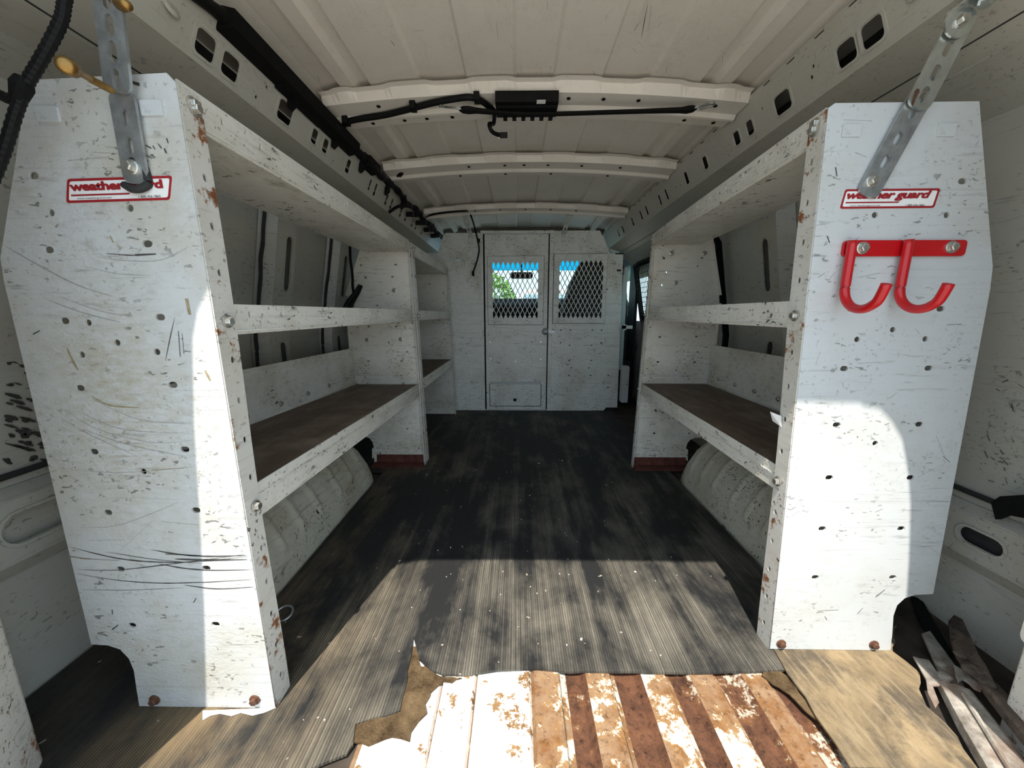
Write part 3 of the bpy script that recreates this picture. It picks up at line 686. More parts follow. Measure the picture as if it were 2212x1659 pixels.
# ---- right rack
YC, YD = .685, 1.672
oR = [(0, .0112), (.256, .0112), (.254, .04), (.249, .095), (.253, .122), (.266, .139), (.285, .147), (.322, .150), (.316, .765), (.313, .80), (.240, 1.058), (.010, 1.057), (0, 1.050)]
slotsR = [(2077, 392), (1837, 667), (2030, 667), (1822, 796), (2004, 795), (1806, 917), (1984, 916), (1790, 1031), (1965, 1031), (1775, 1141), (1945, 1141), (1760, 1246), (1927, 1246)]
roundR = [(1888, 465), (2043, 465), (1850, 733), (1927, 712), (1997, 732), (1889, 957)]
slRF = [(1434, 558), (1516, 557), (1430, 616), (1425, 728), (1504, 727), (1421, 782), (1500, 782), (1419, 835), (1496, 835), (1416, 886), (1413, 936), (1489, 936)]
oRF = [(0, .03), (.250, .03), (.256, .06), (.262, .108), (.274, .132), (.295, .141), (.322, .143), (.330, .60), (.326, .80), (.250, 1.05), (.004, 1.066), (0, 1.06)]
def orf(): return oRF
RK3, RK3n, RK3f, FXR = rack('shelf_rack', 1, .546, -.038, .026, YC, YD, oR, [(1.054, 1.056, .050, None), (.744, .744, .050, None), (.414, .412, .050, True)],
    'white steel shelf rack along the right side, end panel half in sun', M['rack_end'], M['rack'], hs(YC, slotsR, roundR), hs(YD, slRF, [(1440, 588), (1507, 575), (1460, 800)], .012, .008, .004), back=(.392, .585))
for p in ((1687, 1390), (1887, 1392)): place('rusty_bolt', RBOLT, RK3n, onY(*p, YC - .0015), AIM['-Y'])
place('hex_bolt', BOLT, RK3n, V((FXR(1.03) - .002, YC + .019, 1.036)), AIM['-X'])
for p in ((1451, 547), (1522, 547), (1460, 611)): place('rivet', BOLT, RK3f, onY(*p, YD - .0015), AIM['-Y'])
for p in ((1836, 284), (2040, 283)):
    q = onY(*p, YC); link('lanced_tab', sheet(rrect(q.x, q.z, .030, .019, .002), [], .004, V((0, YC - .002, 0)), (1, 0, 0), (0, 0, 1)), M['rack_end'], RK3n)
foot(RK3, .555, .805, YD - .004)
# peeling white tag on the right rack's flange
b = MB(); q = V((FXR(.5) - .004, YC + .025, .50)); b.prism([q, q + V((-.003, .022, .006)), q + V((-.012, .02, .026)), q + V((-.002, .002, .022))], (-.0008, 0, 0)); b.build('torn_tag', M['sticker'], RK3n)

# ---- brand stickers on the two end panels
def sticker(parent, corners, Y, shear, big):
    """corners: lower left, lower right, upper right, upper left (photo points on the panel)"""
    c = [onY(*p, Y) for p in corners]; O = c[0]; U = (c[1] - c[0]); W = (c[3] - c[0]); w = U.length; h = (W - U.normalized() * W.dot(U.normalized())).length; dx = W.dot(U.normalized())
    st = thing('sticker', O); st.parent = parent; st.location = WL[st] - WL[parent]
    pm = plane_mat(O, U, W)
    def at(me, du, dv, lift):
        me.transform(Matrix.Translation((du, dv, lift))); me.transform(pm); return me
    k = dx / h if h else 0
    def para(i, n=3):
        return [(i + k * i, i), (w - i + k * i, i), (w - i + k * (h - i), h - i), (i + k * (h - i), h - i)]
    def rnd4(pts, r):
        out = []; n = len(pts)
        for j in range(n):
            a, p, c_ = V((*pts[j - 1], 0)), V((*pts[j], 0)), V((*pts[(j + 1) % n], 0))
            da, dc = (a - p).normalized() * r, (c_ - p).normalized() * r
            for t_ in (0, .33, .67, 1): q = (p + da).lerp(p, 1 - abs(2 * 0 - 1) * 0) if False else ((1 - t_) ** 2) * (p + da) + 2 * t_ * (1 - t_) * p + t_ ** 2 * (p + dc); out.append((q.x, q.y))
        return out
    N = pm.to_3x3() @ V((0, 0, 1))
    link('vinyl_backing', sheet(rnd4(para(0), .004), [], .0006, O + N * .0020, U, pm.to_3x3() @ V((0, 1, 0))), M['sticker'], st)
    link('red_border', sheet(rnd4(para(0), .004), [rnd4(para(.0032), .003)], .0004, O + N * .0026, U, pm.to_3x3() @ V((0, 1, 0))), M['red_print'], st)
    for body, u0, u1, v0, v1, sh, bo, mt in big:
        kk = k
        me = text_mesh(body, w * (u1 - u0), h * (v1 - v0), sh, bo)
        if bo:
            m2 = me.copy(); m2.transform(Matrix.Translation((.0014, 0, .00005))); m3 = me.copy(); m3.transform(Matrix.Translation((.0007, .0008, .0001))); me = joinme(me, m2, m3)
        link('lettering', at(me, w * u0 + k * h * v0, h * v0, .0030), M[mt], st)
    link('underline', sheet([(w * .045 + k * h * .30, h * .28), (w * .60 + k * h * .30, h * .28), (w * .615 + k * h * .34, h * .345), (w * .045 + k * h * .34, h * .345)], [], .0003, O + N * .0028, U, pm.to_3x3() @ V((0, 1, 0))), M['red_print'], st)
    return st
sticker(RKn, [(148, 440), (371, 433), (373, 377), (150, 388)], YA, 0, [('weather guard', .045, .925, .38, .84, 0, .018, 'red_print'), ('www.weatherguard.com', .11, .44, .12, .215, 0, .0, 'black_print'), ('1-800-456-7865', .70, .91, .12, .215, 0, 0, 'black_print')])
sticker(RK3n, [(1811, 452), (2014, 450), (2028, 406), (1823, 410)], YC, 0, [('weather guard', .045, .925, .38, .88, .30, .018, 'red_print'), ('www.weatherguard.com', .10, .42, .10, .20, 0, .0, 'black_print'), ('1-800-456-7865', .69, .89, .10, .20, 0, 0, 'black_print')])

# ---- rub marks on the end panels
pl = lambda x, y: onY(x, y, YA)
seg_k = [([(155, 1180), (200, 1192), (260, 1205), (330, 1212), (420, 1212), (540, 1200)], .0022), ([(170, 1229), (250, 1230), (330, 1222), (440, 1208), (530, 1196)], .0016), ([(330, 1186), (390, 1196), (450, 1200), (535, 1198)], .0030),
         ([(345, 1216), (400, 1226), (460, 1230), (540, 1229)], .0028), ([(170, 1238), (260, 1252), (350, 1258), (440, 1256), (545, 1250)], .0018), ([(400, 1262), (470, 1270), (550, 1266)], .0022), ([(230, 1190), (330, 1206), (440, 1216)], .0012),
         ([(380, 1206), (450, 1208), (536, 1207)], .004), ([(360, 1195), (440, 1199)], .003), ([(180, 1272), (280, 1273), (400, 1268)], .0010), ([(175, 1205), (260, 1209)], .0010),
         ([(232, 548), (290, 552), (340, 550)], .0016), ([(295, 550), (340, 549)], .0022), ([(380, 686), (370, 730), (360, 780)], .0012),
         ([(318, 315), (330, 322)], .004), ([(333, 316), (338, 324)], .003), ([(345, 312), (352, 322)], .003), ([(358, 322), (362, 332)], .004), ([(363, 300), (366, 310)], .003), ([(330, 335), (338, 342)], .003), ([(277, 176), (305, 185)], .007), ([(295, 292), (310, 288)], .003),
         ([(245, 1358), (258, 1348)], .004), ([(75, 722), (90, 714)], .003), ([(420, 1300), (426, 1290)], .003), ([(245, 1315), (246, 1325)], .003), ([(388, 715), (392, 770)], .0016), ([(396, 720), (400, 765)], .0012)]
strokes('scuff_marks', RKn, M['scuff'], pl, seg_k, (0, -.0022, 0))
seg_g = [([(15, 532), (90, 575), (170, 616), (245, 640)], .0028), ([(100, 645), (180, 675), (265, 697)], .0022), ([(130, 640), (220, 672), (290, 684)], .0014), ([(210, 555), (270, 563), (350, 562), (410, 533)], .0014), ([(180, 575), (260, 592), (330, 595)], .0010), ([(190, 930), (280, 960), (400, 985)], .0020), ([(130, 900), (200, 940), (300, 985)], .0012),
         ([(170, 1138), (250, 1135), (330, 1108), (390, 1082)], .0012), ([(350, 1125), (430, 1133)], .0010), ([(190, 1166), (270, 1165)], .0010), ([(110, 980), (180, 1050)], .0010), ([(200, 330), (250, 332)], .0016), ([(150, 348), (240, 340)], .0014), ([(230, 318), (250, 320)], .002),
         ([(330, 1125), (260, 1190)], .0008), ([(130, 1010), (260, 1020), (420, 1008)], .001), ([(200, 860), (300, 905), (415, 915)], .0014), ([(160, 880), (260, 925), (400, 935)], .0012), ([(120, 870), (210, 925), (330, 955), (420, 950)], .0010)]
strokes('rub_marks', RKn, M['scuff_grey'], pl, seg_g, (0, -.0018, 0))
seg_b = [([(200, 855), (240, 875), (305, 880)], .0035), ([(147, 750), (160, 780), (172, 800)], .005), ([(240, 510), (248, 525)], .005), ([(158, 1202), (200, 1206)], .003), ([(330, 1015), (400, 1010)], .003), ([(445, 800), (456, 822)], .008), ([(405, 645), (412, 680)], .009)]
strokes('stain_marks', RKn, M['scuff_brown'], pl, seg_b, (0, -.0017, 0))
pr = lambda x, y: onY(x, y, YC)
strokes('scuff_marks', RK3n, M['scuff'], pr, [([(1803, 362), (1806, 382)], .004), ([(1785, 510), (1790, 525)], .003), ([(2043, 702), (2075, 700)], .0014), ([(1765, 600), (1780, 590)], .001), ([(1790, 602), (1803, 588)], .001), ([(2035, 985), (2050, 998)], .0018), ([(1890, 1105), (1905, 1098)], .001),
    ([(1770, 1318), (1810, 1316)], .0012), ([(1850, 1325), (1862, 1312)], .0022), ([(1890, 1288), (1910, 1272)], .003), ([(1925, 1254), (1932, 1252)], .002), ([(1780, 1330), (1785, 1338)], .002), ([(1845, 792), (1870, 800)], .0012), ([(1920, 860), (1935, 848)], .0008), ([(1850, 600), (1900, 590)], .0007)], (0, -.0019, 0))
strokes('rub_marks', RK3n, M['scuff_grey'], pr, [([(1850, 785), (1900, 782)], .0016), ([(1980, 1030), (2040, 1000)], .0012), ([(1870, 600), (1890, 602)], .003), ([(1995, 330), (2010, 320)], .001), ([(1975, 710), (1985, 722)], .002), ([(1760, 790), (1770, 760)], .001), ([(2070, 700), (2060, 720)], .001), ([(2020, 940), (2040, 990)], .0016), ([(2000, 1175), (2040, 1210)], .0012), ([(1820, 260), (1880, 262)], .0012), ([(1845, 330), (1870, 340)], .002)], (0, -.0017, 0))

# ================================================================== BULKHEAD
YP = 2.711
bk = thing('bulkhead', (XC, YP, 0), 'white steel bulkhead closing off the cab, with diamond mesh windows', 'bulkhead')
def P2(x, y, Y=YP): q = onY(x, y, Y); return (q.x, q.z)
UX, UZ = (1, 0, 0), (0, 0, 1)
def psheet(name, out, holes, t, Y, mat, parent): return link(name, sheet(out, holes, t, V((0, Y, 0)), UX, UZ), mat, parent)
# left fixed panel
psheet('fixed_panel', [(-.70, .0), (-.258, .0), (-.258, 1.272), (-.50, 1.272), (-.52, 1.25), (-.56, 1.14), (-.70, 1.14)], [disc(-.42, 1.09, .004), disc(-.35, 1.10, .004), disc(-.40, .55, .004)], .004, YP, M['bulk'], bk)
# door with a mesh window
dr = thing('bulkhead_door', (0, YP, .01)); dr.parent = bk; dr.location = WL[dr] - WL[bk]
a0, a1 = P2(1062, 692), P2(1166, 562)
g0, g1 = P2(1059, 876), P2(1168, 829)
wx0, wz0, wx1, wz1 = a0[0], a0[1], a1[0], a1[1]
psheet('door_panel', [(-.231, .012), (.214, .012), (.214, 1.262), (-.231, 1.262)], [[(wx0 + .01, wz0 + .01), (wx1 - .01, wz0 + .01), (wx1 - .01, wz1 - .01), (wx0 + .01, wz1 - .01)], rrect((g0[0] + g1[0]) / 2, (g0[1] + g1[1]) / 2, g1[0] - g0[0] + .009, g1[1] - g0[1] + .009, .011)], .004, YP - .004, M['bulk'], dr)
b = MB(); b.box((g0[0] - .02, YP + .002, g0[1] - .02), (g1[0] + .02, YP + .006, g1[1] + .02)); b.build('flap_gap_shade', M['rubber'], dr)  # dark sheet added to draw the shadow gap round the flap
def mesh_window(x0, z0, x1, z1, fr, cols, parent, Y):
    px_ = (x1 - x0) / cols; pz = px_ * 1.95; rows = int((z1 - z0) / (pz / 2)) - 1; hs_ = []
    for r in range(rows):
        n = cols if r % 2 == 0 else cols - 1
        zc = z0 + (z1 - z0) / 2 + (r - (rows - 1) / 2) * pz / 2
        for c in range(n):
            xc = x0 + px_ * (c + (.5 if r % 2 == 0 else 1.0))
            hs_.append([(xc - px_ * .41, zc), (xc, zc - pz * .425), (xc + px_ * .41, zc), (xc, zc + pz * .425)])
    f0, f1, f2, f3 = fr; e = .0025
    psheet('plate_shadow_line', [(f0 - e, f1 - e), (f2 + e, f1 - e), (f2 + e, f3 + e), (f0 - e, f3 + e)], [[(f0 + .01, f1 + .01), (f2 - .01, f1 + .01), (f2 - .01, f3 - .01), (f0 + .01, f3 - .01)]], .003, Y - .0015, M['rubber'], parent)  # dark border painted in as the plate's thin shadow line
    return psheet('mesh_window', [(f0, f1), (f2, f1), (f2, f3), (f0, f3)], hs_, .005, Y - .006, M['bulk'], parent)
f0, f1 = P2(1055, 701), P2(1175, 554)
mw = mesh_window(wx0, wz0, wx1, wz1, (f0[0], f0[1], f1[0], f1[1]), 10, dr, YP - .0085)
for x in (f0[0] + .012, f1[0] - .012):
    for z in (f0[1] + .02, (f0[1] + f1[1]) / 2, f1[1] - .02): place('rivet', RIV, mw, (x, YP - .010, z), AIM['-Y'])
for p in ((1059, 739), (1168, 739), (1060, 775), (1168, 776), (1113, 781), (1135, 515), (1096, 516)): place('stud', SBOLT, dr, onY(*p, YP - .006), AIM['-Y'])
# door frame strips
b = MB(); b.box((-.258, YP - .012, 0), (-.242, YP + .004, 1.285)); b.build('door_frame_strip', M['bulk'], bk)
b = MB(); b.box((.222, YP - .018, 0), (.248, YP + .004, 1.285)); b.build('door_frame_strip', M['bulk'], bk)
b = MB(); b.box((-.242, YP - .010, 1.266), (.222, YP + .004, 1.285)); b.build('door_frame_strip', M['bulk'], bk)
b = MB(); b.box((-.242, YP - .010, 0), (.222, YP + .004, .012)); b.build('door_frame_strip', M['rack_end'], bk)
b = MB(); b.box((-.262, YP + .008, 0), (-.224, YP + .014, 1.28)); b.box((.208, YP + .008, 0), (.252, YP + .014, 1.28)); b.build('gap_shade_strip', M['rubber'], bk)  # dark strips added behind the door gaps to block cab light
# access flap
g0, g1 = P2(1059, 876), P2(1168, 829)
ap = psheet('access_flap', rrect((g0[0] + g1[0]) / 2, (g0[1] + g1[1]) / 2, g1[0] - g0[0], g1[1] - g0[1], .008), [disc((g0[0] + g1[0]) / 2 - .003, g0[1] + .045, .013)], .003, YP - .0035, M['bulk'], dr)
b = MB(); b.box((g0[0], YP - .014, g1[1] - .002), (g1[0], YP - .008, g1[1] + .014)); b.build('flap_hinge', M['rack_end'], ap)
# latch
q = onY(1182, 716, YP - .02); kb = lathe_me([(.026, 0), (.026, .006), (.016, .01), (.014, .024), (.019, .03), (.017, .04), (.006, .044)], 20).mesh('latch_knob'); kb.materials.append(M['galv']); place('latch_knob', kb, dr, (q.x - .012, YP - .007, q.z), AIM['-Y'])
b = MB(); b.box((q.x + .002, YP - .026, q.z - .012), (q.x + .055, YP - .018, q.z + .010)); b.build('latch_bar', M['galv'], bk)
# right fixed panel with mesh window, notched upper corner
h0, h1 = P2(1203, 690), P2(1307, 560)
psheet('fixed_panel', [(.250, .0), (.651, .005), (.668, .028), (.752, .028), (.735, 1.132), (.645, 1.132), (.600, 1.225), (.566, 1.285), (.25, 1.285)], [[(h0[0] + .01, h0[1] + .01), (h1[0] - .01, h0[1] + .01), (h1[0] - .01, h1[1] - .01), (h0[0] + .01, h1[1] - .01)], slot(.712, 1.02, .034, .013)] +
       [slot(*P2(880 + x / 3.318, 420 + y / 3.318), .012, .008) for x, y in ((1100, 972), (1167, 972), (1325, 972), (1392, 972), (1098, 1063), (1163, 1081), (1320, 1081), (1388, 1063), (1160, 1190), (1317, 1190), (1157, 1297), (1313, 1297), (1440, 1297), (1437, 1383), (1175, 1243), (1300, 1243), (1432, 680))], .004, YP, M['bulk'], bk)
k0, k1 = P2(1194, 698), P2(1312, 549)
mw2 = mesh_window(h0[0], h0[1], h1[0], h1[1], (k0[0], k0[1], k1[0], k1[1]), 10, bk, YP - .0045)
for x in (k0[0] + .05, k1[0] - .05):
    for z in (k0[1] + .02, k1[1] - .02): place('rivet', RIV, mw2, (x, YP - .006, z), AIM['-Y'])
b = MB(); b.box((.68, YP - .003, 1.128), (.735, YP + .003, 1.136)); b.build('slot_tab', M['rubber'], bk)
# two slotted hangers from the last roof bow
def hanger(xp, ytop, ybot, label):
    q = onY(xp, ybot, YP - .008); top = V((q.x, 2.44, 1.318)); mid = V((q.x, YP - .008, 1.262)); bot = V((q.x, YP - .008, q.z))
    t = thing('slotted_hanger', bot, label, 'bracket', 'slotted hangers above the bulkhead')
    L1 = (mid - bot).length
    link('lower_strap', sheet([(-.016, 0), (.016, 0), (.016, L1), (-.016, L1)], [slot(0, z, .011, .03) for z in (.03, .085)], .003, bot, UX, UZ), M['mesh'], t)
    W = top - mid; L2 = W.length
    link('upper_strap', sheet([(-.016, 0), (.016, 0), (.016, L2), (-.016, L2)], [slot(0, L2 * f, .011, .04) for f in (.28, .68)], .003, mid, UX, W), M['mesh'], t)
    place('hex_bolt', SBOLT, t, bot + V((0, -.002, .052)), AIM['-Y']); return t
hanger(1016, 470, 528, 'slotted steel hanger left of the bulkhead door, beside the cable')
hanger(1217, 455, 524, 'slotted steel hanger above the right mesh window')
# sliding-door side: pale jamb and bracket beside the bulkhead
b = MB(); b.box((.775, 2.80, .30), (.80, 2.86, 1.05)); b.prism([(.75, 2.80, .30), (.775, 2.80, .30), (.775, 2.80, 1.0), (.768, 2.80, 1.0)], (0, .02, 0)); tag(b.build('trim_4', M['bluejamb']), 'pale blue-green door jamb strip beyond the bulkhead', None, None, 'structure')
q0, q1 = onY(1339, 868, 2.66), onY(1358, 790, 2.66)
tag(link('guide_plate', sheet(rrect((q0.x + q1.x) / 2, (q0.z + q1.z) / 2, q1.x - q0.x, q1.z - q0.z, .008), [disc((q0.x + q1.x) / 2 - .01, (q0.z + q1.z) / 2, .004), disc((q0.x + q1.x) / 2 + .012, (q0.z + q1.z) / 2, .004)], .05, V((0, 2.66, 0)), UX, UZ), M['rack_end']), 'white upright guide plate at the right foot of the bulkhead', 'plate')
q0 = onY(1354, 707, 2.70); b = MB(); b.box((q0.x - .03, 2.68, q0.z - .01), (q0.x + .035, 2.72, q0.z + .012)); b.box((q0.x - .03, 2.68, q0.z - .02), (q0.x - .01, 2.72, q0.z + .02)); tag(b.build('door_catch', M['bulk']), 'small white door catch beside the bulkhead at mid height', 'catch')

# ---- side window with wire guard
OW = V((XC + .98, 0, .62)); WW = V((-.09, 0, .48)); Wn = WW.normalized()
b = MB()
fr = sheet(rrect(2.62, .272, .90, .46, .08, 5), [rrect(2.62, .272, .80, .38, .06, 5)], .02, OW - V((.006, 0, 0)), (0, 1, 0), WW)
wi = thing('window_1', OW + V((0, 2.5, 0)), 'sliding door window on the right with a black rubber frame', None, None, 'structure')
link('window_frame', fr, M['rubber'], wi)
link('pane', sheet(rrect(2.62, .272, .83, .41, .06, 5), [], .004, OW + V((.012, 0, 0)), (0, 1, 0), WW), M['glass'], wi)
gd = thing('window_guard', OW + V((-.03, 2.52, .03)), 'black wire grid guard over the sliding door window', 'window guard')
Og = OW - V((.035, 0, .0))
b = MB()
for i in range(27): y = 2.20 + .80 * i / 26; b.tube([Og + V((0, y, 0)) + Wn * .05, Og + V((0, y, 0)) + Wn * .475], .0022, 5)
b.build('upright_wires', M['rail_black'], gd, kind='stuff')
b = MB()
for i in range(13): w_ = .05 + .425 * i / 12; b.tube([Og + V((0, 2.20, 0)) + Wn * w_, Og + V((0, 3.0, 0)) + Wn * w_], .0022, 5)
b.build('cross_wires', M['rail_black'], gd, kind='stuff')
b = MB(); cs = [Og + V((0, y, 0)) + Wn * w_ for y, w_ in ((2.19, .045), (3.01, .045), (3.01, .48), (2.19, .48), (2.19, .045))]
for p, q in zip(cs, cs[1:]): b.tube([p, q], .005, 6)
b.build('guard_frame', M['rail_black'], gd)

# ================================================================== CAB BEYOND THE BULKHEAD
b = MB()
b.prism([(-.95, 3.62, .45), (-.95, 3.55, .80), (-.95, 3.66, .865), (-.95, 4.30, .83), (-.95, 4.30, .45)], (2.0, 0, 0)); tag(b.build('dashboard', M['dash']), 'black dashboard seen through the mesh below the windshield', 'dashboard')
ws = thing('window_2', (XC, 4.0, .84), 'windshield with a blue tint band along its top', None, None, 'structure')
Ow = V((XC, 4.28, .84)); Ws = V((0, 3.74 - 4.28, 1.27 - .84)); Lw = Ws.length
link('pane', sheet([(-.85, 0), (.85, 0), (.78, Lw - .19), (-.78, Lw - .19)], [], .004, Ow, UX, Ws), M['glass'], ws)
link('tint_band', sheet([(-.78, Lw - .19), (.78, Lw - .19), (.77, Lw), (-.77, Lw)], [], .004, Ow, UX, Ws), M['tintband'], ws)
for sg in (-1, 1):
    b = MB(); b.prism([(XC + sg * .85, 4.28, .84), (XC + sg * .95, 4.28, .84), (XC + sg * .86, 3.72, 1.29), (XC + sg * .76, 3.74, 1.29)], (0, -.04, 0)); b.build('windshield_post', M['dash'], ws)
b = MB(); b.prism([(-.95, 2.95, 1.34), (-.95, 3.60, 1.30), (-.95, 3.76, 1.235), (-.95, 3.80, 1.30), (-.95, 2.95, 1.36)], (2.0, 0, 0)); tag(b.build('trim_5', plain('headliner', (.16, .13, .10), .9)), 'brown headliner edge above the windshield', None, None, 'structure')
for sg, nm, lb in ((-1, 'window_3', 'left cab door window'), (1, 'window_4', 'right cab door window')):
    wd_ = thing(nm, (XC + sg * .93, 3.6, .1), lb + ' in its black door frame', None, None, 'structure')
    out = [(3.12, -.06), (4.32, -.06), (4.32, .86), (3.80, 1.30), (3.12, 1.30)]; hole = [(3.30, .70), (4.10, .70), (4.05, .86), (3.70, 1.14), (3.30, 1.14)]
    link('door_frame', sheet(out, [hole], .02, V((XC + sg * .93, 0, 0)), (0, 1, 0), (0, 0, 1)), M['dash'], wd_)
    link('pane', sheet(hole, [], .004, V((XC + sg * .93, 0, 0)), (0, 1, 0), (0, 0, 1)), M['glass'], wd_)
mq0, mq1 = onY(1102, 602, 3.62), onY(1151, 588, 3.62)
rm = thing('rear_view_mirror', V(((mq0.x + mq1.x) / 2, 3.62, mq0.z)), 'black rear-view mirror hanging in front of the windshield', 'mirror')
link('mirror_housing', sheet(rrect((mq0.x + mq1.x) / 2, (mq0.z + mq1.z) / 2, mq1.x - mq0.x, mq1.z - mq0.z, .02, 4), [], .02, V((0, 3.62, 0)), UX, UZ), M['dash'], rm)
b = MB(); b.tube([((mq0.x + mq1.x) / 2, 3.62, mq1.z - .01), ((mq0.x + mq1.x) / 2, 3.70, mq1.z + .10)], .008, 8); b.build('mirror_stem', M['dash'], rm)
# passenger seat (back and headrest) behind the right mesh window
se = thing('passenger_seat', (.62, 3.15, .0), 'black passenger seat seen through the right mesh window', 'seat')
sp = [P2(x, y, 3.1) for x, y in ((1207, 700), (1218, 655), (1232, 612), (1247, 580), (1255, 566), (1275, 556), (1330, 552), (1345, 580), (1350, 640), (1350, 720))]
link('seat_back', sheet([(sp[0][0], .3)] + sp + [(sp[-1][0], .3)], [], .16, V((0, 3.12, 0)), UX, UZ), M['seatcloth'], se)
b = MB(); b.box((.32, 3.0, .02), (.92, 3.5, .34)); b.build('seat_cushion', M['seatcloth'], se)
b = MB(); b.box((XC - 1.0, Y1, -.06), (XC + 1.0, 4.4, -.03)); tag(b.build('trim_6', M['dark_floor']), 'dark cab floor ahead of the bulkhead', None, None, 'structure')
b = MB(); b.box((XC - 1.0, 4.30, -.06), (XC + 1.0, 4.34, .86)); tag(b.build('trim_7', M['dash']), 'firewall under the windshield', None, None, 'structure')

# ---- outside, ahead of the van
su = thing('parked_car', (.75, 9.0, -.68), 'white parked car ahead of the van, seen through the door mesh', 'car')
def profile(y): return y
body = [(-.98, -.35), (-.98, .25), (-.90, .75), (-.66, 1.22), (-.50, 1.30), (.50, 1.30), (.66, 1.22), (.90, .75), (.98, .25), (.98, -.35)]
bodym = sheet([(.75 + x, z) for x, z in body], [], 3.8, V((0, 10.9, 0)), UX, UZ)
link('car_body', bodym, plain('white_car_paint', (.75, .77, .80), .25, 0, .03), su)
link('rear_glass', sheet([(.75 + x, z) for x, z in ((-.78, .78), (.78, .78), (.60, 1.17), (-.60, 1.17))], [], .01, V((0, 8.992, 0)), UX, UZ), plain('sky_blue_glass', (.30, .42, .50), .1), su)
for sx in (-1, 1):
    b = MB(); b.box((.75 + sx * .82 - .08, 8.97, .42), (.75 + sx * .82 + .08, 9.0, .72)); b.build('tail_light', plain('tail_light_red', (.55, .02, .03), .25), su)
    b = MB(); b.tube([(.75 + sx * .78 - .1, 9.6, -.36), (.75 + sx * .78 + .1, 9.6, -.36)], .32, 20); b.build('wheel', M['rubber'], su)
    b = MB(); b.tube([(.75 + sx * .78 - .1, 12.0, -.36), (.75 + sx * .78 + .1, 12.0, -.36)], .32, 20); b.build('wheel', M['rubber'], su)
b = MB(); b.box((-.23 + .02, 8.94, -.30), (1.71, 9.02, -.05)); b.build('bumper', M['dash'], su)
def bush(x, y, r, h, label):
    t = thing('roadside_bush', (x, y, -.68), label, 'bush', 'bushes ahead of the van')
    b = MB(); rr = random.Random(int(x * 100) + 5)
    for _ in range(2600):
        a, u, k = rr.uniform(0, 2 * pi), rr.uniform(-1, 1), rr.uniform(.55, 1) ** .5
        c = V((x + r * k * cos(a) * math.sqrt(1 - u * u), y + r * k * sin(a) * math.sqrt(1 - u * u), -.68 + h * .55 + h * .45 * u * k))
        d1 = V((rr.uniform(-1, 1), rr.uniform(-1, 1), rr.uniform(-1, 1))).normalized() * .09; d2 = d1.cross(V((rr.uniform(-1, 1), rr.uniform(-1, 1), 1))).normalized() * .05
        b.add([c - d1, c + d2, c + d1, c - d2], [(0, 1, 2, 3)])
    b.build('foliage', plain('leaf_green', (.14, .30, .05), .6, 0, .4, 3), t, kind='stuff')
    b = MB(); b.tube([(x, y, -.68), (x + .05, y, -.68 + h * .4), (x, y, -.68 + h * .6)], [.09, .06, .03], 8); b.build('trunk', M['dark_floor'], t)
bush(-1.45, 14.6, 1.4, 3.1, 'green bush ahead of the van, left of the white car')
bush(-5.2, 16.5, 1.9, 3.2, 'large green bush ahead of the van at the far left')

# ================================================================== ROOF WIRING
def cable(name, pts, r, label, cat='cable', mat=None, parent=None, n=10, flat=1.0, k=6):
    b = MB(); b.tube(smoothpts(pts, k), r, n, flat=flat); o = b.build(name, mat or M['rail_black'], parent, smooth=True)
    if not parent: tag(o, label, cat)
    return o
RX = XC - .60                                        # upper edge of the left rail
hz = 1.268
main = thing('wiring_harness', (RX, .6, 1.25), 'thick black wiring harness lying along the left roof rail', 'wiring harness')
P = [(RX + .004 + .006 * sin(i * 1.7), .50 + .085 * i, hz + .006 * cos(i * 1.3)) for i in range(28)]
b = MB(); pp = smoothpts(P, 6); b.tube(pp, [.0135 + .0022 * sin(i * .9) for i in range(len(pp))], 10); b.build('harness_loom', M['rail_black'], main, smooth=True)
for ya, yb, w in ((.80, .97, .022), (.97, 1.16, .028), (1.16, 1.36, .026), (1.45, 1.55, .022)):
    b = MB(); b.prism([(RX - .010, ya, hz + .020), (RX + .026, ya, hz + .012), (RX + .020, ya, hz - .018), (RX - .014, ya, hz - w)], (0, yb - ya, 0)); b.build('foam_pad', M['rubber'], main)
for yy in (1.02, 1.24, 1.44, 1.70, 1.92):
    b = MB(); b.prism([(RX - .018, yy, hz - .045), (RX + .000, yy, hz - .03), (RX + .010, yy, hz + .02), (RX - .012, yy, hz + .01)], (0, .022, 0)); b.build('harness_clip', M['rail_black'], main)
for i in range(9):
    yy = 1.95 + .09 * i; b = MB(); b.obox((RX - .002, yy, hz - .02 - .02 * (i % 2)), (.016, 0, 0), (0, .022, .006), (0, 0, .012)); b.build('connector', M['rail_black'], main)
# branch along the first bow
def bz(x, off=0): return 1.335 - .085 * (x - XC) ** 2 - .008 - off
def onbow(xp, yp, off=.008):
    q = onZ(xp, yp, 1.325); return V((q.x, q.y, bz(q.x, off)))
Pb = [V((RX + .02, 1.36, hz - .01))] + [onbow(*p) for p in ((722, 270), (738, 258), (742, 240), (768, 234), (830, 230), (880, 222), (930, 212), (985, 204), (1020, 203), (1045, 215), (1068, 236))]
br = cable('branch_cable', Pb, .0085, 'black taped branch cable running across the first roof bow to the module')
for p in ((746, 236), (892, 218), (1030, 206)):
    q = onbow(*p, .006); b = MB(); b.obox(q, (.008, 0, 0), (0, .014, 0), (0, 0, .010)); b.build('cable_clip', M['rail_black'], br)
Pc = [onbow(1068, 240, .012), onbow(1066, 252, .02), V((onZ(1057, 268, 1.29).x, onZ(1057, 268, 1.29).y, 1.29)), onZ(1060, 280, 1.275), onZ(1068, 288, 1.27), onZ(1080, 292, 1.27)]
tl = cable('dangling_lead', Pc, .006, 'short black lead with a white plug dangling below the module')
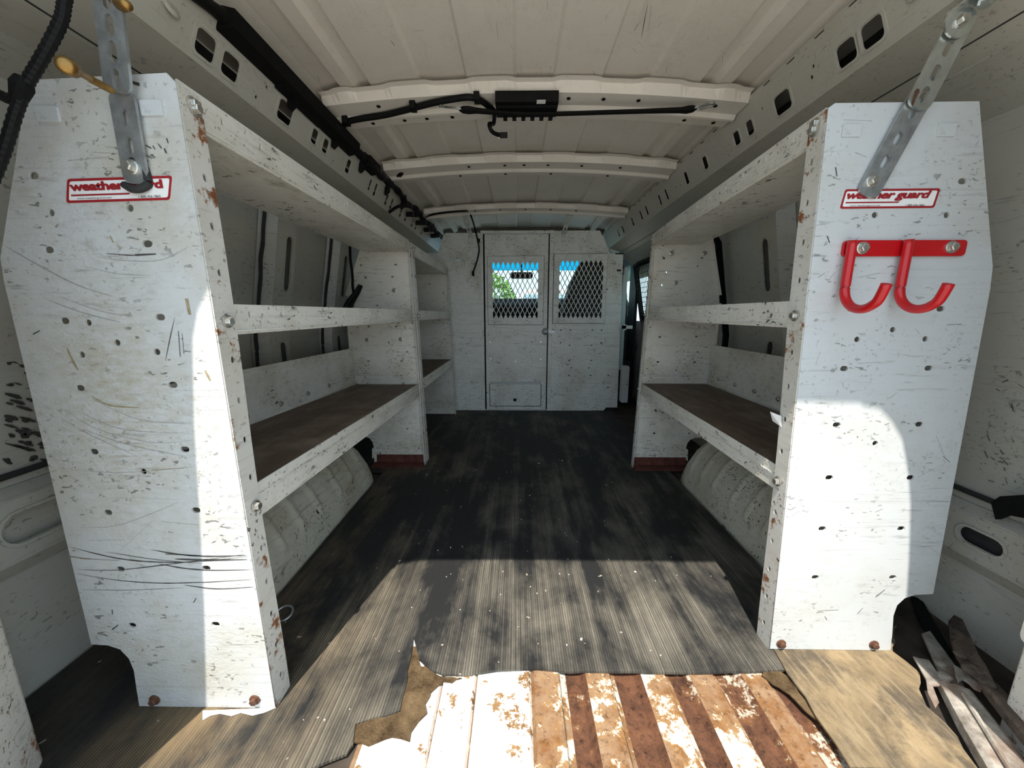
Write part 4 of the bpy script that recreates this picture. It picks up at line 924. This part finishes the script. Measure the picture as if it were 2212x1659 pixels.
q = onZ(1088, 292, 1.27); b = MB(); b.obox(q, (.012, 0, 0), (0, .008, .004), (0, -.003, .007)); b.build('plug', M['rail_black'], tl)
b = MB(); b.obox(onZ(1079, 294, 1.27), (.004, 0, 0), (0, .006, .003), (0, -.003, .005)); b.build('plug_tip', M['sticker'], tl)
# black module on the bow
m0, m1 = onZ(1073, 250, 1.305), onZ(1207, 215, 1.305)
mo = thing('control_module', V(((m0.x + m1.x) / 2, (m0.y + m1.y) / 2, 1.295)), 'black plastic module with a small white label on the first roof bow', 'module')
b = MB(); ya_, yb_ = min(m0.y, m1.y), max(m0.y, m1.y)
b.box((m0.x, ya_, 1.300), (m1.x, yb_, 1.328)); b.box((m0.x + .006, ya_ + .018, 1.294), (m1.x - .004, yb_ - .02, 1.300)); b.build('module_case', M['rail_black'], mo)
for i in range(6): b = MB(); xx = m0.x + .02 + i * .027; b.box((xx, yb_ - .016, 1.292), (xx + .012, yb_ + .004, 1.300)); b.build('case_tab', M['rail_black'], mo)
q0, q1 = onZ(1159, 224, 1.2995), onZ(1179, 216, 1.2995); b = MB(); b.box((q0.x, min(q0.y, q1.y), 1.2990), (q1.x, max(q0.y, q1.y), 1.2998)); b.build('white_label', M['sticker'], mo)
for xx in (m0.x + .05, m0.x + .085, m0.x + .115): b = MB(); b.box((xx, yb_ - .034, 1.2925), (xx + .008, yb_ - .030, 1.2942)); b.build('pin_mark', M['sticker'], mo)
# rubber tarp strap with wire hooks
ts = thing('rubber_strap', onZ(1250, 240, 1.285), 'black rubber tie-down strap with wire S-hooks under the first roof bow', 'strap')
Pt = [onZ(*p, 1.288) for p in ((992, 236), (1000, 237), (1012, 238), (1030, 239), (1070, 243), (1140, 247), (1210, 246), (1300, 243), (1400, 240), (1470, 238), (1485, 237), (1497, 235), (1505, 233))]
b = MB(); b.tube(Pt, [.006, .013, .0145, .011, .009, .009, .0085, .0085, .009, .011, .0145, .013, .006], 10, flat=.55); b.build('strap_body', M['rubber'], ts, smooth=True)
for P in (((1003, 237), (985, 233), (960, 231), (952, 227), (950, 230)), ((1493, 235), (1510, 230), (1530, 224), (1541, 222), (1542, 227), (1530, 230), (1512, 236))):
    b = MB(); b.tube(smoothpts([onZ(*p, 1.288 if i < 2 else 1.305) for i, p in enumerate(P)], 5), .0028, 7); b.build('wire_hook', M['galv'], ts, smooth=True)
# cable over the second bow, cable at the bulkhead
Q = [V((RX + .02, 1.80, hz - .005))] + [onZ(*p, 1.305) for p in ((838, 392), (852, 386), (862, 376), (868, 374), (862, 382), (846, 400))] + [V((RX + .03, 1.86, hz - .03)), V((RX + .0, 1.80, hz - .07)), V((RX - .02, 1.76, hz - .10))]
cable('looped_cable', Q, .007, 'black cable looped round the left end of the middle roof bow')
Q = [onZ(*p, 1.30) for p in ((918, 470), (932, 464), (962, 459), (1000, 456))] + [onY(*p, 2.40) for p in ((1013, 457), (1018, 468))] + [onY(*p, 2.62) for p in ((1025, 490), (1032, 520), (1035, 540), (1030, 565), (1025, 580), (1022, 590))]
hc = cable('hanging_cable', Q, .0055, 'thin black cable hanging from the last roof bow in front of the bulkhead')
b = MB(); q = onY(1022, 592, 2.62); b.tube([q + V((0, 0, .02)), q - V((0, 0, .012))], .009, 8); b.build('plug', M['rail_black'], hc)
b = MB(); q = onY(1034, 520, 2.62); b.tube([q + V((0, 0, .012)), q - V((0, 0, .012))], .010, 8); b.build('tape_wrap', M['rail_black'], hc)
# thick corrugated loom at the upper left
Q = [onY(*p, .50) for p in ((150, -40), (140, 0), (133, 40), (110, 90), (82, 140), (58, 180), (48, 205), (32, 250), (14, 310), (-6, 365), (-30, 420))]
b = MB(); pp = smoothpts(Q, 8); b.tube(pp, [.0058 + .0008 * (i % 2) for i in range(len(pp))], 10)
lo = tag(b.build('corrugated_loom', M['rail_black']), 'black corrugated cable loom hanging at the upper left corner', 'cable')
b = MB(); b.tube([onY(52, 170, .50), onY(47, 186, .498), onY(40, 212, .50)], [.008, .0105, .008], 10); b.build('tape_wrap', M['rubber'], lo)
b = MB(); b.tube(smoothpts([onY(44, 205, .50), onY(22, 214, .50), onY(0, 205, .50), onY(-25, 196, .50)], 5), .006, 8); b.build('side_lead', M['rail_black'], lo)

# ================================================================== STRAPS AND HOOK ON THE END PANELS
def bar(parent, name, A, B, w, slots, mat, nrm, t=.004, rad=.012):
    A, B = V(A), V(B); W = B - A; L = W.length; nrm = V(nrm); U = W.cross(nrm).normalized()
    if U.x < 0: U = -U
    out = rrect(0, L / 2, w, L, rad, 4)
    return link(name, sheet(out, [slot(0, L * f, w * .28, w * .62) for f in slots], t, A, U, W), mat, parent)
YS_ = YA - .006
la = thing('slotted_strap', onY(295, 395, YS_), 'bent galvanised slotted strap bolted over the left sticker', 'strap bracket')
A, B, C = onY(297, 398, YS_), onY(262, 196, YS_ - .004), onY(227, -60, YS_ - .03)
bar(la, 'lower_bar', A, B, .034, (.20, .42, .72), M['galv'], (0, 1, 0))
bar(la, 'upper_bar', B + (A - B) * .04 + V((0, -.004, 0)), C, .036, (.12, .36, .58, .80), M['galv'], (0, 1, 0))
ME = bolt_mesh(.0068, .010, M['bolt'], 'strap_bolt'); place('strap_bolt', ME, la, onY(286, 362, YS_ - .002), AIM['-Y'])
b = MB(); q = onY(300, 395, YS_ + .003)
b.tube(smoothpts([onY(270, 400, YS_ + .002), onY(285, 408, YS_ - .002), onY(302, 408, YS_ - .002), onY(320, 398, YS_ + .001), onY(318, 380, YS_ + .002), onY(309, 352, YS_ + .003)], 5), .0052, 8); b.build('black_sealant', M['seam'], la, smooth=True)
lb = thing('long_screw', onY(150, 145, .45), 'long yellow-zinc screw stuck through the left strap', 'screw')
b = MB(); A, B = onY(150, 146, .455), onY(246, 198, YS_ - .01); D = (B - A).normalized()
b.tube([A - D * .010, A - D * .008, A + D * .004, A + D * .010], [.005, .0085, .0085, .004], 14); b.build('screw_head', M['brass'], lb, smooth=True)
b = MB(); n = 60; b.tube([A + (B - A) * i / n for i in range(n + 1)], [.0036 + (.0007 if (i % 2 and i > 24) else 0) - (.002 * max(0, i - 54) / 6) for i in range(n + 1)], 10); b.build('shank', M['brass'], lb)
lc = thing('hook_bolt', onY(265, 8, .52), 'yellow-zinc bolt end at the top of the left strap', 'bolt')
b = MB(); b.tube([onY(247, 2, .54), onY(262, 8, .52), onY(276, 12, .505)], [.006, .008, .005], 12); b.build('bolt_body', M['brass'], lc, smooth=True)
YT = YC - .006
ra = thing('slotted_strap', onY(1870, 420, YT), 'straight slotted strap reaching from the right sticker up to the roof rail', 'strap bracket')
A, B, C = onY(1870, 424, YT), onY(1972, 238, YT - .004), onY(2082, 22, YT - .010)
bar(ra, 'lower_bar', A, onY(2012, 166, YT - .004), .037, (.30, .50, .72, .88), M['galv'], (0, 1, 0))
bar(ra, 'upper_bar', B + V((0, -.005, 0)), C + V((0, -.005, 0)), .037, (.14, .36, .60), M['zinc'], (0, 1, 0))
place('strap_bolt', ME, ra, onY(1882, 392, YT - .002), AIM['-Y'])
q = onY(2068, 50, YT - .018); wm = lathe_me([(.021, 0), (.021, .003), (.011, .004)], 20).mesh('washer'); wm.materials.append(M['zinc']); place('washer', wm, ra, q, AIM['-Y']); place('strap_bolt', ME, ra, q + V((0, -.003, 0)), AIM['-Y'])
g = [onY(*p, YT - .012) for p in ((2046, 32), (2050, 62), (2068, 76), (2086, 62), (2090, 26))]
b = MB(); b.prism(g, (0, .004, 0)); c1 = [g[0], g[-1], g[-1] + V((.045, -.035, .030)), g[0] + V((.045, -.035, .036))]; b.prism(c1, (0, .002, .003)); b.build('angle_plate', M['zinc'], ra)
ph = lathe_me([(.017, 0), (.017, .004), (.010, .009), (.004, .010)], 18).mesh('plate_screw'); ph.materials.append(M['zinc']); place('plate_screw', ph, ra, (c1[0] + c1[2]) / 2 + V((0, -.003, -.004)), (pi * .72, 0, .4))
# rust streaks of the right strap
strokes('rust_patch', ra, M['rustbolt'], lambda x, y: onY(x, y, YT - .009), [([(1966, 232), (1975, 205), (1984, 185)], .008), ([(1998, 150), (2006, 136)], .006), ([(2010, 145), (2016, 140)], .005)], (0, -.003, 0))

# red double hook
hk = thing('double_hook', onY(1950, 552, YC - .005), 'red enamelled double J hook bolted to the right end panel', 'hook')
c0, c1 = onY(1817, 554, YC - .004), onY(2087, 519, YC - .004)
link('mounting_plate', sheet(rrect((c0.x + c1.x) / 2, (c0.z + c1.z) / 2, c1.x - c0.x, c1.z - c0.z, .006, 4), [], .005, V((0, YC - .0045, 0)), UX, UZ), M['red'], hk)
for p in ((1862, 536), (2054, 534)): place('hex_bolt', bolt_mesh(.0072, .009, M['bolt'], 'plate_bolt'), hk, onY(*p, YC - .007), AIM['-Y'])
for (xt, yt), (xm, ym), in (((1842, 520), (1832, 640)), ((1964, 518), (1951, 640))):
    T = onY(xt, yt, YC - .015); x = T.x; zt = T.z; zb = onY(xm, 676, YC - .05).z - .002
    rr_ = .036; cy_ = YC - .015 - rr_; cz = zb + rr_ + .008
    P = [V((x, YC - .015, zt)), V((x, YC - .015, zt - .03)), V((x, YC - .015, (zt + cz) / 2)), V((x, YC - .015, cz + .012))]
    for i in range(9): a = pi * i / 10; P.append(V((x, cy_ + rr_ * cos(a), cz - rr_ * 1.0 * sin(a))))
    P.append(V((x, cy_ - rr_ * .99 - .002, cz + .002)))
    b = MB(); b.tube(smoothpts(P, 3), .0072, 14); b.build('j_hook', M['red'], hk, smooth=True)

# ================================================================== LOOSE THINGS
# folded rusty hinge bars lying in the right rear corner
hg = thing('rusty_door_hinge', onZ(2070, 1520), 'old rusty folding hinge arms lying on the floor at the lower right', 'hinge')
def flat(name, pts, z, t, mat, tilt=0.0):
    q = [onZ(*p, z) for p in pts]
    b = MB(); b.prism([(p.x, p.y, p.z + tilt * (p.y - q[0].y)) for p in q], (0, 0, t)); return b.build(name, mat, hg)
flat('base_leaf', [(1990, 1372), (2008, 1366), (2062, 1440), (2088, 1500), (2070, 1512), (2040, 1490), (2020, 1440)], .012, .004, M['hinge'])
flat('base_clip', [(1972, 1420), (1984, 1424), (2006, 1428), (2022, 1452), (2052, 1470), (2050, 1482), (2014, 1484), (2028, 1520), (2020, 1532), (2004, 1500), (2000, 1470)], .018, .003, M['hinge'])
def channel(name, A, B, w, h, mat, taper=.6):
    A, B = V(A), V(B); d = (B - A).normalized(); sd_ = V((d.y, -d.x, 0)).normalized(); b = MB(); n = 12
    prof = [(-1, 0), (-.95, .75), (-.7, 1), (.7, 1), (.95, .75), (1, 0)]
    def fn(i, j):
        k = min(5, int(round(i * 5))); a, c = prof[k]; s_ = taper + (1 - taper) * min(1, j * 1.8)
        if j == 0: c *= .3
        return A + (B - A) * j + sd_ * (a * w / 2 * s_) + V((0, 0, c * h * s_))
    b.grid(fn, 5, n); return b.build(name, mat, hg)
channel('lower_arm', onZ(2052, 1480, .01), onZ(2200, 1720, .01), .060, .022, M['hinge'], .75)
b = MB(); A, B = onZ(2082, 1500, .035), onZ(2205, 1700, .036); b.tube([A, A.lerp(B, .5), B], .004, 6); b.build('arm_ridge', M['hinge'], hg)
q = [onZ(*p, .045) for p in ((2048, 1345), (2060, 1332), (2078, 1342), (2098, 1385), (2118, 1430), (2140, 1462), (2152, 1490), (2126, 1480), (2084, 1450), (2064, 1420), (2052, 1385))]
b = MB(); b.prism(q, (0, 0, .005)); cen = sum(q, V()) / len(q); q2 = [cen.lerp(p, .72) + V((0, 0, .012)) for p in q]
n = len(q); b.add([p + V((0, 0, .005)) for p in q] + q2, [(i, (i + 1) % n, n + (i + 1) % n, n + i) for i in range(n)] + [tuple(range(n, 2 * n))]); b.build('upper_arm', M['hinge_dark'], hg)
channel('tail_arm', onZ(2120, 1470, .03), onZ(2260, 1640, .03), .034, .018, M['hinge_dark'], .8)
flat('toothed_plate', [(2060, 1440), (2084, 1452), (2100, 1470), (2122, 1484), (2118, 1496), (2104, 1490), (2092, 1478), (2080, 1470), (2070, 1476), (2064, 1460)], .030, .004, M['hinge'])
for p, z in (((2074, 1414), .062), ((2092, 1446), .062), ((2032, 1434), .016), ((2042, 1462), .021)):
    rm_ = lathe_me([(.010, 0), (.0095, .003), (.005, .005)], 14).mesh('pivot_rivet'); rm_.materials.append(M['hinge_dark'] if z > .05 else M['hinge']); place('pivot_rivet', rm_, hg, onZ(*p, z))
# rusty floor edge strip behind the hinge
b = MB(); b.prism([onZ(*p, .004) for p in ((1966, 1290), (1990, 1296), (2060, 1420), (2040, 1430), (1985, 1340))], (0, 0, .004)); tag(b.build('rubber_scrap', M['rubber']), 'black scrap of rubber mat behind the rusty hinge', 'mat scrap')
# cargo ring on the floor
b = MB(); c = onZ(612, 1326, .009); b.tube([c + V((.020 * cos(a), .020 * sin(a), .004 * sin(a))) for a in [2 * pi * i / 24 for i in range(25)]], .003, 8, cap=False); tag(b.build('cargo_ring', M['galv'], smooth=True), 'small steel ring on the dark mat beside the left rack', 'ring')
# black connector on the middle left shelf with its lead
cn = thing('cable_connector', onY(762, 655, 1.62), 'black cable connector dangling onto the middle shelf of the long left rack', 'connector')
b = MB(); b.tube([onY(748, 672, 1.60), onY(757, 652, 1.60), onY(772, 630, 1.60), onY(779, 616, 1.60)], [.028, .024, .018, .014], 10, flat=.6); b.build('connector_body', M['rail_black'], cn)
b = MB(); b.tube(smoothpts([onY(756, 528, 1.66), onY(757, 560, 1.65), onY(761, 590, 1.64), onY(762, 618, 1.62), onY(764, 635, 1.60)], 5), .0055, 8); b.build('lead', M['rail_black'], cn, smooth=True)
# torn white strip under the left end panel
b = MB(); P = [(438, 1536), (520, 1533), (596, 1529), (570, 1540), (545, 1546), (520, 1540), (500, 1547), (475, 1542), (455, 1546), (438, 1556)]
b.prism([onZ(*p, .008) for p in P], (0, 0, .0012)); tag(b.build('torn_paper', M['sticker']), 'torn white paper strip under the left end panel', 'paper scrap')
# paint chips and crumbs on the mat
b = MB(); rr = random.Random(3)
for i in range(90):
    x, y = rr.uniform(-.42, .48), .5 + 1.4 * rr.random() ** 1.6; s_ = rr.uniform(.0006, .0014)
    if i < 10: s_ = rr.uniform(.002, .0035)
    a = rr.uniform(0, pi); c = V((x, y, .0078)); u = V((cos(a), sin(a), 0)) * s_; w_ = V((-sin(a), cos(a), 0)) * s_ * rr.uniform(.4, 1)
    if y < .66 and x > -.28: continue
    b.obox(c, u, w_, (0, 0, .0008))
tag(b.build('paint_crumbs', M['sticker'], kind='stuff'), 'tiny white paint crumbs scattered over the rubber mat', 'debris')
# black scuffs on the left wall near the rear doors and marks on the right wall
rr = random.Random(11); seg = []
for i in range(46):
    x, y = rr.uniform(2, 88), rr.uniform(775, 1000); L = rr.uniform(10, 38)
    seg.append(([(x, y), (x + L * .6, y + L * .16), (x + L, y + L * .30)], rr.uniform(.003, .011)))
strokes('scuff_marks', WLft, M['scuff'], lambda x, y: onX(x, y, XC - .976), [sg_ for sg_ in seg], (.0006, 0, 0))
seg = []
for i in range(30):
    x, y = rr.uniform(2120, 2212), rr.uniform(820, 1060); L = rr.uniform(4, 18); a = rr.uniform(-.6, 1.4)
    seg.append(([(x, y), (x + L * cos(a), y + L * sin(a))], rr.uniform(.001, .0035)))
for p in (((2180, 590), (2196, 560), (2212, 552)), ((2196, 575), (2212, 562)), ((2185, 600), (2190, 588))): seg.append((list(p), .004))
strokes('scuff_marks', WR, M['scuff'], lambda x, y: onX(x, y, XC + .974 - max(0, (1000 - y) * 0)), seg, (-.0008, 0, 0))

# reddish scratches on the roof skin
rr = random.Random(21); seg = [([(1400, 0), (1392, 40), (1386, 75)], .0018), ([(1408, 5), (1400, 60)], .0010), ([(1420, 30), (1445, 18)], .0008), ([(1370, 60), (1378, 46)], .002), ([(895, 57), (915, 57)], .0012), ([(843, 75), (852, 86)], .0028), ([(725, 48), (732, 64)], .001), ([(1308, 38), (1312, 28)], .0012), ([(1182, 0), (1183, 20)], .001), ([(1072, 45), (1076, 80)], .0008)]
for i in range(26):
    x, y = rr.uniform(620, 1600), rr.uniform(5, 165); L = rr.uniform(4, 16); a = rr.uniform(.6, 2.4)
    seg.append(([(x, y), (x + L * cos(a), y + L * sin(a))], rr.uniform(.0006, .0016)))
def onroof(x, y):
    q = onZ(x, y, 1.364); q.z = roofz(q.x) - .0095; return q
strokes('scratch_marks', bpy.data.objects['ceiling'], plain('scratch_rust', (.14, .06, .04), .8), onroof, seg, (0, 0, -.0006))
